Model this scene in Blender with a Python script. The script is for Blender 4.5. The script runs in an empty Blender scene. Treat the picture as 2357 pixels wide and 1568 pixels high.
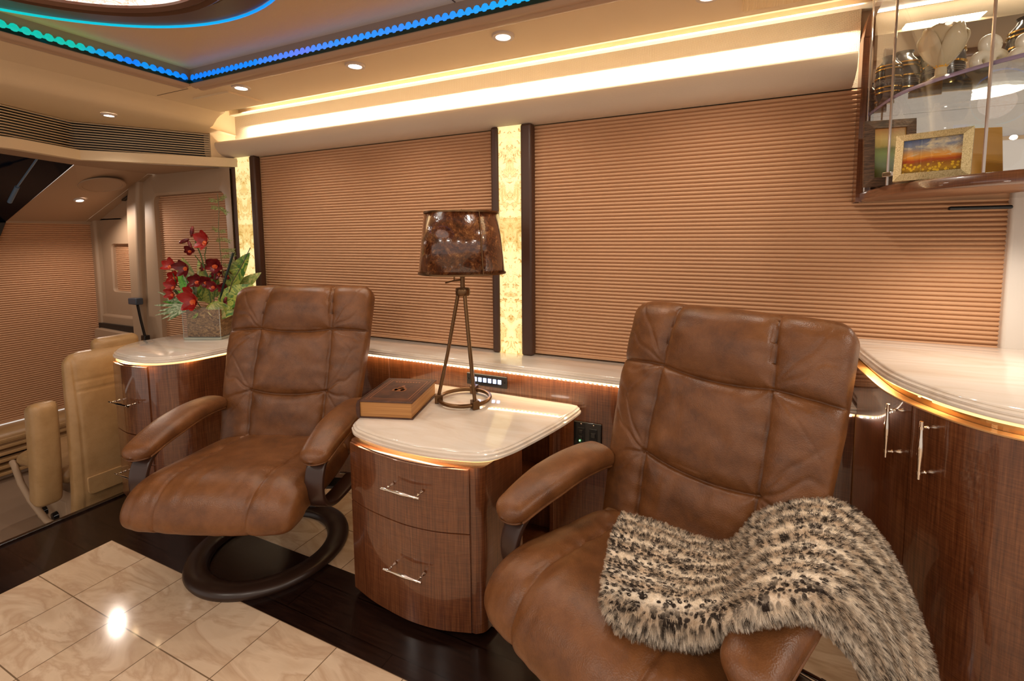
import bpy, bmesh, math, random
import numpy as np
from mathutils import Vector, Matrix, noise as mnoise

random.seed(7)
PI = math.pi
SC = bpy.context.scene
COL = SC.collection

# ------------------------------------------------------------------ camera
W_, H_, FPX = 2357.0, 1568.0, 1076.8
def cam_axes(yaw, pit, rol):
    f = np.array([math.sin(yaw)*math.cos(pit), math.cos(yaw)*math.cos(pit), math.sin(pit)])
    r = np.cross(f, [0, 0, 1]); r /= np.linalg.norm(r)
    d = np.cross(f, r)
    c, s = math.cos(rol), math.sin(rol)
    return c*r+s*d, -s*r+c*d, f
CR, CD, CF = cam_axes(-0.4261, -0.0840, 0.0064)
cd = bpy.data.cameras.new('camera'); cam = bpy.data.objects.new('camera', cd); COL.objects.link(cam)
cam.matrix_world = Matrix(((CR[0], -CD[0], -CF[0], 0), (CR[1], -CD[1], -CF[1], 0), (CR[2], -CD[2], -CF[2], 1.5), (0, 0, 0, 1)))
cd.sensor_width = 36; cd.sensor_fit = 'HORIZONTAL'; cd.lens = 36*FPX/W_
cd.shift_x = (W_/2-1210.5)/W_; cd.shift_y = (639.9-H_/2)/W_
cd.clip_start = 0.02
SC.camera = cam

# ------------------------------------------------------------------ world, colour, lights
SC.view_settings.view_transform = 'Standard'
SC.view_settings.look = 'None'
SC.view_settings.gamma = 1
SC.view_settings.use_curve_mapping = False
SC.view_settings.exposure = 0.10
SC.cycles.max_bounces = 8
SC.cycles.diffuse_bounces = 4
SC.cycles.glossy_bounces = 4
SC.cycles.transmission_bounces = 8
SC.cycles.transparent_max_bounces = 12
SC.cycles.caustics_reflective = False
SC.cycles.caustics_refractive = False
SC.cycles.sample_clamp_indirect = 4.0
wd = bpy.data.worlds.new('world'); SC.world = wd; wd.use_nodes = True
wd.node_tree.nodes['Background'].inputs[0].default_value = (1.0, 0.86, 0.745, 1)
wd.node_tree.nodes['Background'].inputs[1].default_value = 0.68

def area(name, loc, sx, sy, energy, color, rot=(0, 0, 0), spread=None, shape='RECTANGLE'):
    l = bpy.data.lights.new(name, 'AREA'); l.shape = shape; l.size = sx
    if shape == 'RECTANGLE': l.size_y = sy
    l.energy = energy; l.color = color
    if spread: l.spread = spread
    o = bpy.data.objects.new(name, l); o.location = loc; o.rotation_euler = rot; COL.objects.link(o)
    return o
def spot(name, loc, energy, color, ang=100, blend=.6, size=.03, rot=(0, 0, 0)):
    l = bpy.data.lights.new(name, 'SPOT'); l.energy = energy; l.color = color
    l.spot_size = math.radians(ang); l.spot_blend = blend; l.shadow_soft_size = size
    o = bpy.data.objects.new(name, l); o.location = loc; o.rotation_euler = rot; COL.objects.link(o)
    return o
NEUT = (1.0, 0.91, 0.80); LEDW = (1.0, 0.86, 0.64)
# cove strip hidden over the little shelf, valance strip behind the rolled lip
area('cove_strip_light', (-1.42, 2.268, 2.455), 3.60, .006, 100, LEDW, (.55, 0, 0), 1.7)
area('valance_strip_light', (-1.53, 2.288, 2.150), 3.75, .012, 8, LEDW, (PI, 0, 0))
# ceiling downlights over the window side
DL = [(-2.542, 1.789), (-1.728, 1.808), (-0.924, 1.82), (-0.12, 1.83)]
for (x, y) in DL:
    spot('downlight_lamp', (x, y, 2.325), 13, NEUT, 135, .8, .03)
spot('downlight_lamp', (-3.488, 1.603, 2.25), 10, NEUT, 110, .8, .03)
spot('downlight_lamp', (-4.80, 1.976, 1.79), 17, (1, .84, .72), 165, .6, .012, (0, -.33, 0))
# downlights of the rest of the saloon (other side of the aisle and behind the viewer)
for (x, y) in [(-2.6, -.6), (-1.4, -.6), (-.1, -.6), (1.2, -.6), (1.3, .9), (2.0, .2)]:
    area('aisle_lamp', (x, y, 2.33), .30, .30, 10, NEUT, (0, 0, 0), shape='DISK')
# lamp under the glass cabinet and inside it
spot('under_cabinet_lamp', (.80, 1.98, 1.62), 12, (1, .88, .74), 140, .9, .02)
area('display_lamp', (.72, 2.0, 2.36), .25, .25, 12, (1, .85, .6), (0, 0, 0))

# ------------------------------------------------------------------ materials
class NT:
    def __init__(s, name):
        s.m = bpy.data.materials.new(name); s.m.use_nodes = True
        s.t = s.m.node_tree; s.b = s.t.nodes['Principled BSDF']; s.out = s.t.nodes['Material Output']
    def n(s, kind, **kw):
        nd = s.t.nodes.new(kind)
        for k, v in kw.items():
            if k.startswith('i_'):
                key = k[2:]
                key = int(key) if key.isdigit() else key.replace('_', ' ')
                nd.inputs[key].default_value = v
            else: setattr(nd, k, v)
        return nd
    def l(s, a, b): s.t.links.new(a, b)
    def coord(s, kind='Object', scale=(1, 1, 1), rot=(0, 0, 0), loc=(0, 0, 0)):
        tc = s.n('ShaderNodeTexCoord'); mp = s.n('ShaderNodeMapping')
        mp.inputs['Scale'].default_value = scale; mp.inputs['Rotation'].default_value = rot; mp.inputs['Location'].default_value = loc
        s.l(tc.outputs[kind], mp.inputs[0]); return mp.outputs[0]
    def noise(s, vec, scale, detail=4, rough=.5, dist=0):
        nd = s.n('ShaderNodeTexNoise'); nd.inputs['Scale'].default_value = scale; nd.inputs['Detail'].default_value = detail
        nd.inputs['Roughness'].default_value = rough; nd.inputs['Distortion'].default_value = dist
        if vec is not None: s.l(vec, nd.inputs['Vector'])
        return nd.outputs['Fac']
    def ramp(s, fac, stops, interp='LINEAR'):
        r = s.n('ShaderNodeValToRGB'); r.color_ramp.interpolation = interp
        e = r.color_ramp.elements
        while len(e) < len(stops): e.new(.5)
        for i, (p, c) in enumerate(stops):
            e[i].position = p; e[i].color = (c[0], c[1], c[2], 1)
        s.l(fac, r.inputs[0]); return r.outputs[0]
    def mix(s, fac, a, b, mode='MIX'):
        m = s.n('ShaderNodeMix', data_type='RGBA', blend_type=mode)
        for sock, v in ((m.inputs['Factor'], fac), (m.inputs[6], a), (m.inputs[7], b)):
            if isinstance(v, (int, float)): sock.default_value = v
            elif isinstance(v, tuple): sock.default_value = (v[0], v[1], v[2], 1)
            else: s.l(v, sock)
        return m.outputs[2]
    def math(s, op, a, b=None, clamp=False):
        m = s.n('ShaderNodeMath', operation=op, use_clamp=clamp)
        for i, v in enumerate((a, b)):
            if v is None: continue
            if isinstance(v, (int, float)): m.inputs[i].default_value = v
            else: s.l(v, m.inputs[i])
        return m.outputs[0]
    def bump(s, h, strength=.2, dist=.01):
        b = s.n('ShaderNodeBump'); b.inputs['Strength'].default_value = strength; b.inputs['Distance'].default_value = dist
        s.l(h, b.inputs['Height']); s.l(b.outputs[0], s.b.inputs['Normal'])
    def base(s, c):
        if isinstance(c, tuple): s.b.inputs['Base Color'].default_value = (c[0], c[1], c[2], 1)
        else: s.l(c, s.b.inputs['Base Color'])
    def set(s, **kw):
        for k, v in kw.items():
            s.b.inputs[k.replace('_', ' ')].default_value = v
        return s

def simple(name, col, rough=.5, metal=0, coat=0, **kw):
    m = NT(name); m.base(col); m.set(Roughness=rough, Metallic=metal)
    m.b.inputs['Coat Weight'].default_value = coat
    m.b.inputs['Coat Roughness'].default_value = .05
    m.set(**kw)
    return m.m

def emis(name, col, strength):
    m = NT(name); m.base(col); m.b.inputs['Emission Color'].default_value = (*col, 1); m.b.inputs['Emission Strength'].default_value = strength
    return m.m

def leather(name, c1, c2, c3, rough=.37):
    m = NT(name); v = m.coord()
    a = m.noise(v, 10, 6, .68); b = m.noise(v, 38, 4, .65)
    col = m.ramp(a, [(.34, c1), (.50, c2), (.68, c3)])
    col = m.mix(m.math('MULTIPLY', b, .35), col, c1)
    m.base(col)
    vo = m.n('ShaderNodeTexVoronoi'); vo.inputs['Scale'].default_value = 260; m.l(v, vo.inputs['Vector'])
    h = m.math('ADD', m.math('MULTIPLY', vo.outputs['Distance'], .5), m.noise(v, 14, 3, .6))
    m.bump(h, .22, .004)
    m.set(Roughness=rough)
    m.b.inputs['Specular IOR Level'].default_value = .45
    return m.m
M = {}
M['leather'] = leather('brown_leather', (.108, .040, .013), (.168, .063, .019), (.218, .086, .028))
M['cream_leather'] = leather('cream_leather', (.40, .235, .10), (.46, .28, .125), (.50, .31, .15), .32)
def wood(name, vertical, c1, c2, c3):
    m = NT(name)
    v1 = m.coord(scale=(60, 60, 2.2) if vertical else (2.2, 2.2, 60))
    v2 = m.coord(scale=(3, 3, 130))
    v3 = m.coord(scale=(1.6, 1.6, .7))
    v4 = m.coord(scale=(14, 14, 420)); v5 = m.coord(scale=(330, 330, 9))
    a = m.noise(v1, 2.6, 4, .6); b = m.noise(v2, 2.2, 3, .7); c = m.noise(v3, 3, 3, .5)
    wv = m.math('ADD', m.noise(v4, 1.0, 2, .6), m.noise(v5, 1.0, 2, .6))
    f = m.math('ADD', m.math('MULTIPLY', a, .34), m.math('ADD', m.math('MULTIPLY', b, .16), m.math('ADD', m.math('MULTIPLY', c, .14), m.math('MULTIPLY', wv, .18))))
    m.base(m.ramp(f, [(.36, c1), (.50, c2), (.64, c3)]))
    m.set(Roughness=.28); m.b.inputs['Coat Weight'].default_value = 1.0; m.b.inputs['Coat Roughness'].default_value = .03
    m.b.inputs['Coat IOR'].default_value = 1.5
    return m.m
M['wood'] = wood('gloss_sapele', True, (.038, .010, .004), (.125, .037, .012), (.225, .084, .030))
M['wood_h'] = wood('gloss_sapele_flat', False, (.050, .014, .006), (.125, .042, .016), (.21, .085, .036))
M['dark_wood'] = simple('dark_chair_wood', (.030, .014, .009), .32)
M['bracket'] = simple('dark_bent_wood', (.042, .018, .012), .30)
def marble():
    m = NT('cream_marble'); v = m.coord(scale=(1, 4.5, 3), rot=(0, 0, .12))
    a = m.noise(v, 2.2, 6, .6, 1.2); b = m.noise(v, 9, 4, .6, .5)
    col = m.ramp(a, [(.25, (.70, .58, .46)), (.45, (.80, .71, .60)), (.6, (.85, .78, .69)), (.8, (.87, .81, .74))])
    col = m.mix(m.math('MULTIPLY', b, .22), col, (.68, .54, .41))
    m.base(col); m.set(Roughness=.10); m.b.inputs['Coat Weight'].default_value = .6; m.b.inputs['Coat Roughness'].default_value = .02
    m.b.inputs['Subsurface Weight'].default_value = 0
    return m.m
M['marble'] = marble()
def tan(name, col, rib=0, rough=.6, axis='x'):
    m = NT(name); v = m.coord()
    a = m.noise(v, 300, 2, .5)
    m.base(m.mix(m.math('MULTIPLY', a, .25), col, tuple(c*.75 for c in col)))
    if rib:
        w = m.n('ShaderNodeTexWave', wave_type='BANDS', bands_direction=axis.upper()); w.inputs['Scale'].default_value = rib; m.l(v, w.inputs['Vector'])
        m.bump(m.math('ADD', w.outputs['Fac'], a), .25, .002)
    else: m.bump(a, .15, .002)
    m.set(Roughness=rough); return m.m
M['ceil'] = tan('tan_ceiling_vinyl', (.80, .63, .41), 0)
M['ceil_in'] = tan('ribbed_tan_ceiling', (.72, .50, .24), 60, .42, 'x')
M['trim_tan'] = simple('tan_moulding', (.46, .31, .21), .35)
M['panel'] = tan('cab_panel_tan', (.40, .27, .17), 0, .55)
M['panel2'] = tan('cab_panel_tan_light', (.45, .31, .20), 0, .5)
M['dark_panel'] = simple('dark_brown_dome', (.10, .055, .03), .35)
M['medal_rim'] = simple('bronze_rim', (.12, .055, .03), .3, .3)
M['valance'] = tan('valance_cloth', (.66, .54, .42), 0, .8)
def cloth_wall():
    m = NT('woven_wall_cloth'); v = m.coord()
    w = m.n('ShaderNodeTexWave', wave_type='BANDS', bands_direction='X'); w.inputs['Scale'].default_value = 55; w.inputs['Distortion'].default_value = 1.2; w.inputs['Detail'].default_value = 3; m.l(v, w.inputs['Vector'])
    w2 = m.n('ShaderNodeTexWave', wave_type='BANDS', bands_direction='Z'); w2.inputs['Scale'].default_value = 80; m.l(v, w2.inputs['Vector'])
    f = m.math('MULTIPLY', w.outputs['Fac'], w2.outputs['Fac'])
    m.base(m.mix(f, (.42, .34, .24), (.58, .50, .39))); m.bump(f, .5, .003); m.set(Roughness=.8); return m.m
M['cloth_wall'] = cloth_wall()
M['white_paint'] = simple('white_cove_paint', (.80, .74, .62), .5)
M['white_panel'] = simple('white_gloss_panel', (.72, .66, .60), .25)
M['shade'] = simple('pleated_shade_cloth', (.57, .32, .172), .75)
M['leather_trim'] = simple('dark_leather_trim', (.062, .026, .014), .42)
def onyx():
    m = NT('lit_onyx'); v = m.coord()
    sp = m.n('ShaderNodeSeparateXYZ'); m.l(v, sp.inputs[0])
    cb = m.n('ShaderNodeCombineXYZ'); m.l(m.math('ABSOLUTE', sp.outputs[0]), cb.inputs[0]); m.l(sp.outputs[2], cb.inputs[2])
    a = m.noise(cb.outputs[0], 7.5, 6, .62, 1.0); b = m.noise(cb.outputs[0], 42, 4, .7, .8)
    col = m.ramp(a, [(.30, (.50, .30, .08)), (.40, (.82, .62, .30)), (.50, (.98, .85, .52)), (.62, (1, .92, .62)), (.75, (.88, .72, .40))])
    col = m.mix(m.ramp(b, [(.54, (0, 0, 0)), (.66, (1, 1, 1))]), col, (.55, .28, .05))
    veins = m.math('SUBTRACT', a, .455); veins = m.math('ABSOLUTE', veins)
    vf = m.ramp(veins, [(0, (1, 1, 1)), (.012, (0, 0, 0))])
    col = m.mix(m.math('MULTIPLY', vf, .7), col, (.38, .20, .03))
    m.base(m.mix(.5, col, (.10, .08, .03))); m.l(m.mix(1.0, col, (1, .93, .66), 'MULTIPLY'), m.b.inputs['Emission Color']); m.b.inputs['Emission Strength'].default_value = .90; m.set(Roughness=.2); return m.m
M['onyx'] = onyx()
def tiles():
    m = NT('travertine_tiles')
    tc = m.n('ShaderNodeTexCoord'); sp = m.n('ShaderNodeSeparateXYZ'); m.l(tc.outputs['Object'], sp.inputs[0])
    tx, ty = .3045, .272
    u = m.math('DIVIDE', m.math('ADD', sp.outputs[0], 2.83+tx*20), tx); w = m.math('DIVIDE', m.math('SUBTRACT', ty*20+1.172, sp.outputs[1]), ty)
    fu = m.math('FRACT', u); fw = m.math('FRACT', w)
    def edge(f, g): return m.math('GREATER_THAN', m.math('ABSOLUTE', m.math('SUBTRACT', f, .5)), .5-g)
    gr = m.math('MAXIMUM', edge(fu, .0065), edge(fw, .0075))
    iu = m.math('FLOOR', u); iw = m.math('FLOOR', w)
    cb = m.n('ShaderNodeCombineXYZ'); m.l(iu, cb.inputs[0]); m.l(iw, cb.inputs[1])
    wn = m.n('ShaderNodeTexWhiteNoise'); m.l(cb.outputs[0], wn.inputs['Vector'])
    add = m.n('ShaderNodeVectorMath', operation='MULTIPLY_ADD'); m.l(wn.outputs['Color'], add.inputs[0]); add.inputs[1].default_value = (7, 7, 7); m.l(tc.outputs['Object'], add.inputs[2])
    mp = m.n('ShaderNodeMapping'); mp.inputs['Scale'].default_value = (1.0, 3.2, 1); mp.inputs['Rotation'].default_value = (0, 0, 1.15); m.l(add.outputs[0], mp.inputs[0])
    a = m.noise(mp.outputs[0], 2.1, 5, .55, .9); b = m.noise(mp.outputs[0], 9, 4, .6, .6)
    col = m.ramp(a, [(.3, (.56, .39, .255)), (.42, (.68, .51, .35)), (.50, (.55, .38, .25)), (.57, (.72, .555, .395)), (.75, (.64, .47, .32))])
    col = m.mix(m.math('MULTIPLY', b, .3), col, (.62, .44, .29))
    m.base(m.mix(gr, col, (.20, .13, .075)))
    m.set(Roughness=.10); m.b.inputs['Coat Weight'].default_value = .1
    m.bump(m.math('SUBTRACT', 1.0, gr), .3, .002)
    return m.m
M['tile'] = tiles()
def plank():
    m = NT('dark_floor_planks'); v = m.coord(scale=(4, 60, 1)); a = m.noise(v, 1.5, 4, .6)
    tc = m.n('ShaderNodeTexCoord'); br = m.n('ShaderNodeTexBrick'); m.l(tc.outputs['Object'], br.inputs['Vector'])
    br.inputs['Scale'].default_value = 1; br.inputs['Brick Width'].default_value = 1.1; br.inputs['Row Height'].default_value = .154; br.inputs['Mortar Size'].default_value = .002
    br.inputs['Color1'].default_value = (1, 1, 1, 1); br.inputs['Color2'].default_value = (.8, .8, .8, 1); br.inputs['Mortar'].default_value = (.25, .2, .2, 1)
    col = m.ramp(a, [(.35, (.010, .004, .003)), (.7, (.026, .011, .007))])
    m.base(m.mix(1.0, col, br.outputs['Color'], 'MULTIPLY')); m.set(Roughness=.22); return m.m
M['plank'] = plank()
M['chrome'] = simple('polished_nickel', (.85, .78, .70), .06, 1)
M['bronze'] = simple('aged_bronze', (.16, .085, .038), .32, .9)
M['black'] = simple('black_gloss_plastic', (.008, .008, .009), .08)
M['black_m'] = simple('black_matt_plastic', (.012, .011, .011), .45)
M['gold_rail'] = simple('warm_metal_rail', (.80, .55, .28), .25, .9)
M['glow'] = emis('led_glow_warm', (1.0, .60, .24), 1.6)
M['lamp_white'] = emis('downlight_lens', (1, .93, .85), 14)
M['ring_white'] = simple('downlight_ring', (.62, .52, .45), .4)
def glass(name, col=(1, 1, 1), rough=0, ior=1.45):
    m = NT(name); m.base(col); m.set(Roughness=rough); m.b.inputs['Transmission Weight'].default_value = 1; m.b.inputs['IOR'].default_value = ior
    return m.m
def thin_glass(name, tint=(.97, .98, .97), k=.055):
    m = NT(name); t = m.t; t.nodes.remove(m.b)
    tr = m.n('ShaderNodeBsdfTransparent'); tr.inputs[0].default_value = (*tint, 1)
    gl = m.n('ShaderNodeBsdfGlossy'); gl.inputs['Roughness'].default_value = .0; gl.inputs[0].default_value = (1, 1, 1, 1)
    lw = m.n('ShaderNodeLayerWeight'); lw.inputs[0].default_value = .5
    mx = m.n('ShaderNodeMixShader'); m.l(m.math('ADD', m.math('MULTIPLY', m.math('POWER', lw.outputs['Facing'], 4.0), .9), k, True), mx.inputs[0])
    m.l(tr.outputs[0], mx.inputs[1]); m.l(gl.outputs[0], mx.inputs[2]); m.l(mx.outputs[0], m.out.inputs[0])
    return m.m
M['pane'] = thin_glass('clear_glass_pane')
M['glass'] = glass('solid_clear_glass')
M['glass_edge'] = simple('bevelled_glass_edge', (.55, .50, .66), .1, 0, 1, Alpha=1.0)
M['mirror'] = simple('cabinet_mirror', (.80, .76, .72), .02, 1)

# ------------------------------------------------------------------ mesh helpers
def obj(name, v, f, mat, parent=None, smooth=True, loc=None, rot=None, angle=40, bevel=0, mats=None, fm=None, uv=None):
    me = bpy.data.meshes.new(name); me.from_pydata([tuple(map(float, p)) for p in v], [], [tuple(int(i) for i in q) for q in f]); me.update()
    for mm in (mats or [mat]): me.materials.append(mm)
    if fm is not None:
        me.polygons.foreach_set('material_index', [int(i) for i in fm])
    if uv is not None:
        ul = me.uv_layers.new(name='UVMap')
        for lp in me.loops: ul.data[lp.index].uv = uv[lp.vertex_index]
    o = bpy.data.objects.new(name, me); COL.objects.link(o)
    if parent: o.parent = parent
    if loc: o.location = loc
    if rot: o.rotation_euler = rot
    if bevel:
        b = o.modifiers.new('bevel', 'BEVEL'); b.width = bevel; b.segments = 3; b.limit_method = 'ANGLE'; b.angle_limit = math.radians(35)
    if smooth:
        me.polygons.foreach_set('use_smooth', [True]*len(me.polygons))
        if angle < 180:
            try: me.set_sharp_from_angle(angle=math.radians(angle))
            except Exception: pass
    return o

class MB:
    def __init__(s): s.v = []; s.f = []; s.m = []
    def add(s, v, f, mi=0):
        n = len(s.v); s.v += [tuple(p) for p in v]; s.f += [tuple(i+n for i in q) for q in f]; s.m += [mi]*len(f); return s
    def box(s, x0, x1, y0, y1, z0, z1, mi=0):
        v = [(x0, y0, z0), (x1, y0, z0), (x1, y1, z0), (x0, y1, z0), (x0, y0, z1), (x1, y0, z1), (x1, y1, z1), (x0, y1, z1)]
        return s.add(v, [(0, 3, 2, 1), (4, 5, 6, 7), (0, 1, 5, 4), (1, 2, 6, 5), (2, 3, 7, 6), (3, 0, 4, 7)], mi)
    def tube(s, path, r, n=10, mi=0, caps=True, flat=None):
        P = [Vector(p) for p in path]; k = len(P)
        rs = r if isinstance(r, (list, tuple)) else [r]*k
        up = None; vs = []
        for i in range(k):
            t = (P[min(i+1, k-1)]-P[max(i-1, 0)]).normalized()
            if up is None:
                up = Vector((0, 0, 1)) if abs(t.z) < .9 else Vector((1, 0, 0))
            a = t.cross(up)
            if a.length < 1e-6: a = t.cross(Vector((1, 0, 0)))
            a.normalize(); b = a.cross(t).normalized(); up = b
            for j in range(n):
                q = 2*PI*j/n; vs.append(P[i]+(a*math.cos(q)+b*math.sin(q))*rs[i])
        f = [(i*n+j, i*n+(j+1) % n, (i+1)*n+(j+1) % n, (i+1)*n+j) for i in range(k-1) for j in range(n)]
        if caps: f += [tuple(range(n))[::-1], tuple((k-1)*n+j for j in range(n))]
        return s.add(vs, f, mi)
    def lathe(s, prof, c=(0, 0, 0), n=32, mi=0, axis='z'):
        vs = []
        for (r, z) in prof:
            for j in range(n):
                q = 2*PI*j/n; p = (r*math.cos(q), r*math.sin(q), z)
                if axis == 'y': p = (p[0], p[2], p[1])
                if axis == 'x': p = (p[2], p[0], p[1])
                vs.append((p[0]+c[0], p[1]+c[1], p[2]+c[2]))
        f = [(i*n+j, i*n+(j+1) % n, (i+1)*n+(j+1) % n, (i+1)*n+j) for i in range(len(prof)-1) for j in range(n)]
        return s.add(vs, f, mi)
    def sphere(s, c, r, n=12, mi=0, sc=(1, 1, 1)):
        m = n//2; vs = []
        for i in range(m+1):
            a = PI*i/m
            for j in range(n):
                q = 2*PI*j/n; vs.append((c[0]+r*sc[0]*math.sin(a)*math.cos(q), c[1]+r*sc[1]*math.sin(a)*math.sin(q), c[2]+r*sc[2]*math.cos(a)))
        f = [(i*n+j, (i+1)*n+j, (i+1)*n+(j+1) % n, i*n+(j+1) % n) for i in range(m) for j in range(n)]
        return s.add(vs, f, mi)
    def prism(s, pts, z0, z1, mi=0):
        n = len(pts)
        v = [(x, y, z0) for x, y in pts]+[(x, y, z1) for x, y in pts]
        f = [tuple(range(n))[::-1], tuple(range(n, 2*n))]+[(i, (i+1) % n, (i+1) % n+n, i+n) for i in range(n)]
        return s.add(v, f, mi)
    def stack(s, layers, mi=0):     # closed outlines of equal length at rising z -> walls + caps
        n = len(layers[0][0]); v = []
        for pts, z in layers: v += [(x, y, z) for x, y in pts]
        f = [tuple(range(n))[::-1], tuple(range((len(layers)-1)*n, len(layers)*n))]
        for k in range(len(layers)-1):
            f += [(k*n+i, k*n+(i+1) % n, (k+1)*n+(i+1) % n, (k+1)*n+i) for i in range(n)]
        return s.add(v, f, mi)
    def sweep(s, path, prof, mi=0, closed=False):   # prof (a,b): a along horizontal normal, b along z; path xy(z)
        k = len(path); n = len(prof); vs = []
        for i in range(k):
            p = Vector((path[i][0], path[i][1])); z = path[i][2] if len(path[i]) > 2 else 0
            a = Vector(path[(i-1) % k if closed else max(i-1, 0)][:2]); b = Vector(path[(i+1) % k if closed else min(i+1, k-1)][:2])
            d1 = (p-a); d2 = (b-p)
            d1 = d1.normalized() if d1.length > 1e-9 else d2.normalized(); d2 = d2.normalized() if d2.length > 1e-9 else d1
            t = (d1+d2).normalized(); nn = Vector((t.y, -t.x)); kk = 1/max(.35, nn.dot(Vector((d1.y, -d1.x))))
            for (u, w) in prof: vs.append((p.x+nn.x*u*kk, p.y+nn.y*u*kk, z+w))
        R = k if closed else k-1
        f = [(i*n+j, ((i+1) % k)*n+j, ((i+1) % k)*n+(j+1) % n, i*n+(j+1) % n) for i in range(R) for j in range(n)]
        if not closed: f += [tuple(range(n)), tuple((k-1)*n+j for j in range(n))[::-1]]
        return s.add(vs, f, mi)
    def o(s, name, mat, parent=None, **kw):
        return obj(name, s.v, s.f, mat, parent, fm=(s.m if kw.get('mats') else None), **kw)

def inset(pts, d):
    n = len(pts); out = []
    for i in range(n):
        p = Vector(pts[i]); a = Vector(pts[i-1]); b = Vector(pts[(i+1) % n])
        d1 = (p-a).normalized(); d2 = (b-p).normalized(); t = (d1+d2)
        if t.length < 1e-6: t = d1
        t.normalize(); nn = Vector((-t.y, t.x)); k = 1/max(.5, nn.dot(Vector((-d1.y, d1.x))))
        out.append((p.x+nn.x*d*k, p.y+nn.y*d*k))
    return out
def area2(p): return sum(p[i-1][0]*p[i][1]-p[i][0]*p[i-1][1] for i in range(len(p)))
def ccw(p): return p if area2(p) > 0 else p[::-1]
def fillet(pts, rs, n=7):
    out = []; k = len(pts)
    for i in range(k):
        r = rs[i] if isinstance(rs, (list, tuple)) else rs
        p = Vector(pts[i]); a = Vector(pts[i-1]); b = Vector(pts[(i+1) % k])
        if r <= 0: out.append(tuple(p)); continue
        u = (a-p); w = (b-p); L = min(u.length, w.length)*.49; u.normalize(); w.normalize()
        ang = u.angle(w); t = min(r/math.tan(ang/2), L)
        s, e = p+u*t, p+w*t
        for j in range(n+1):
            q = j/n; out.append(tuple(s*(1-q)**2+p*2*q*(1-q)+e*q*q))
    return out
def spline(pts, n=8, closed=False):
    P = [Vector(p) for p in pts]; k = len(P); out = []
    R = k if closed else k-1
    for i in range(R):
        p0 = P[(i-1) % k] if closed or i > 0 else P[0]*2-P[1]
        p1 = P[i]; p2 = P[(i+1) % k]
        p3 = P[(i+2) % k] if closed or i+2 < k else P[-1]*2-P[-2]
        for j in range(n):
            t = j/n
            out.append(.5*((2*p1)+(p2-p0)*t+(2*p0-5*p1+4*p2-p3)*t*t+(3*p1-p0-3*p2+p3)*t**3))
    if not closed: out.append(P[-1])
    return out
def t2(pts): return [tuple(p) for p in pts]

def thing(name, label, cat, loc=(0, 0, 0), rz=0, group=None):
    o = bpy.data.objects.new(name, None); COL.objects.link(o); o.empty_display_size = .05
    o.location = loc; o.rotation_euler = (0, 0, rz); o['label'] = label; o['category'] = cat
    if group: o['group'] = group
    return o
def tag(o, label, cat, group=None, kind=None):
    o['label'] = label; o['category'] = cat
    if group: o['group'] = group
    if kind: o['kind'] = kind
    return o
def struct(o, label=None):
    o['kind'] = 'structure'
    if label: o['label'] = label
    return o

# ================================================================== SETTING
# floor: saloon tiles with dark plank borders, one level lower in the cab
b = MB()
XB, YB = -2.83, 1.172
def rect(mb, x0, x1, y0, y1, z, mi): mb.add([(x0, y0, z), (x1, y0, z), (x1, y1, z), (x0, y1, z)], [(0, 1, 2, 3)], mi)
rect(b, XB, 2.6, -1.6, YB, 0, 0)
rect(b, -2.52, 2.6, 1.486, 2.4, 0, 0)
rect(b, XB, 2.6, YB, 1.486, 0, 1)
rect(b, XB, -2.52, 1.486, 2.4, 0, 1)
rect(b, -3.27, XB, -1.6, 2.4, 0, 1)
struct(b.o('floor', None, mats=[M['tile'], M['plank']], smooth=False), 'beige stone tile floor with dark wood borders')
b = MB(); b.box(-3.30, -3.27, -1.6, 2.4, -.28, .012)
struct(b.o('trim_1', M['plank'], bevel=.005), 'dark wood edge of the raised floor')
b = MB(); rect(b, -5.6, -3.28, -1.6, 2.4, -.28, 0)
struct(b.o('floor_cab', simple('cab_floor', (.32, .22, .15), .4), smooth=False), 'lower floor at the front seats')

# window side wall: backing, cloth strip under the cove, onward panels
b = MB(); b.box(-5.7, 2.6, 2.36, 2.40, -.3, 2.50)
struct(b.o('wall_back', M['panel2'], smooth=False), 'wall behind the window shades')
b = MB(); b.box(-3.52, .42, 2.33, 2.358, 2.10, 2.405)
struct(b.o('wall_cloth', M['cloth_wall'], smooth=False), 'woven cloth strip lit by the cove')
b = MB(); b.box(-3.56, 2.6, 2.29, 2.36, 2.405, 2.411); b.box(-3.56, 2.6, 2.05, 2.36, 2.462, 2.48)
struct(b.o('trim_2', M['white_paint'], smooth=False), 'pale cove recess with small shelf')

# ceiling: soffit round a raised tray
ZC = 2.35
TX, TY = -2.735, 1.633          # tray corner
b = MB()
b.box(-3.16, 2.6, TY+.045, 2.07, ZC, ZC+.11)
b.box(-3.16, TX-.045, -1.6, TY+.045, ZC, ZC+.11)
struct(b.o('ceiling', M['ceil'], smooth=False), 'tan ceiling soffit round the lit tray')
b = MB(); b.box(-3.17, 2.6, -1.6, 2.36, 2.462, 2.50)
b2 = MB(); b2.box(TX-.03, 2.6, -1.6, TY+.03, 2.425, 2.46)
struct(b2.o('ceiling_tray', M['ceil_in'], smooth=False), 'ribbed tan fabric of the raised ceiling tray')
# thin seams in the soffit
b = MB(); b.box(-3.13, TX-.10, TY+.047, TY+.050, ZC-.0015, ZC+.002); b.box(-1.04, -1.036, -1.6, TY, 2.4225, 2.427)
struct(b.o('trim_3', M['dark_panel'], smooth=False), 'thin dark seams in the ceiling')
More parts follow.
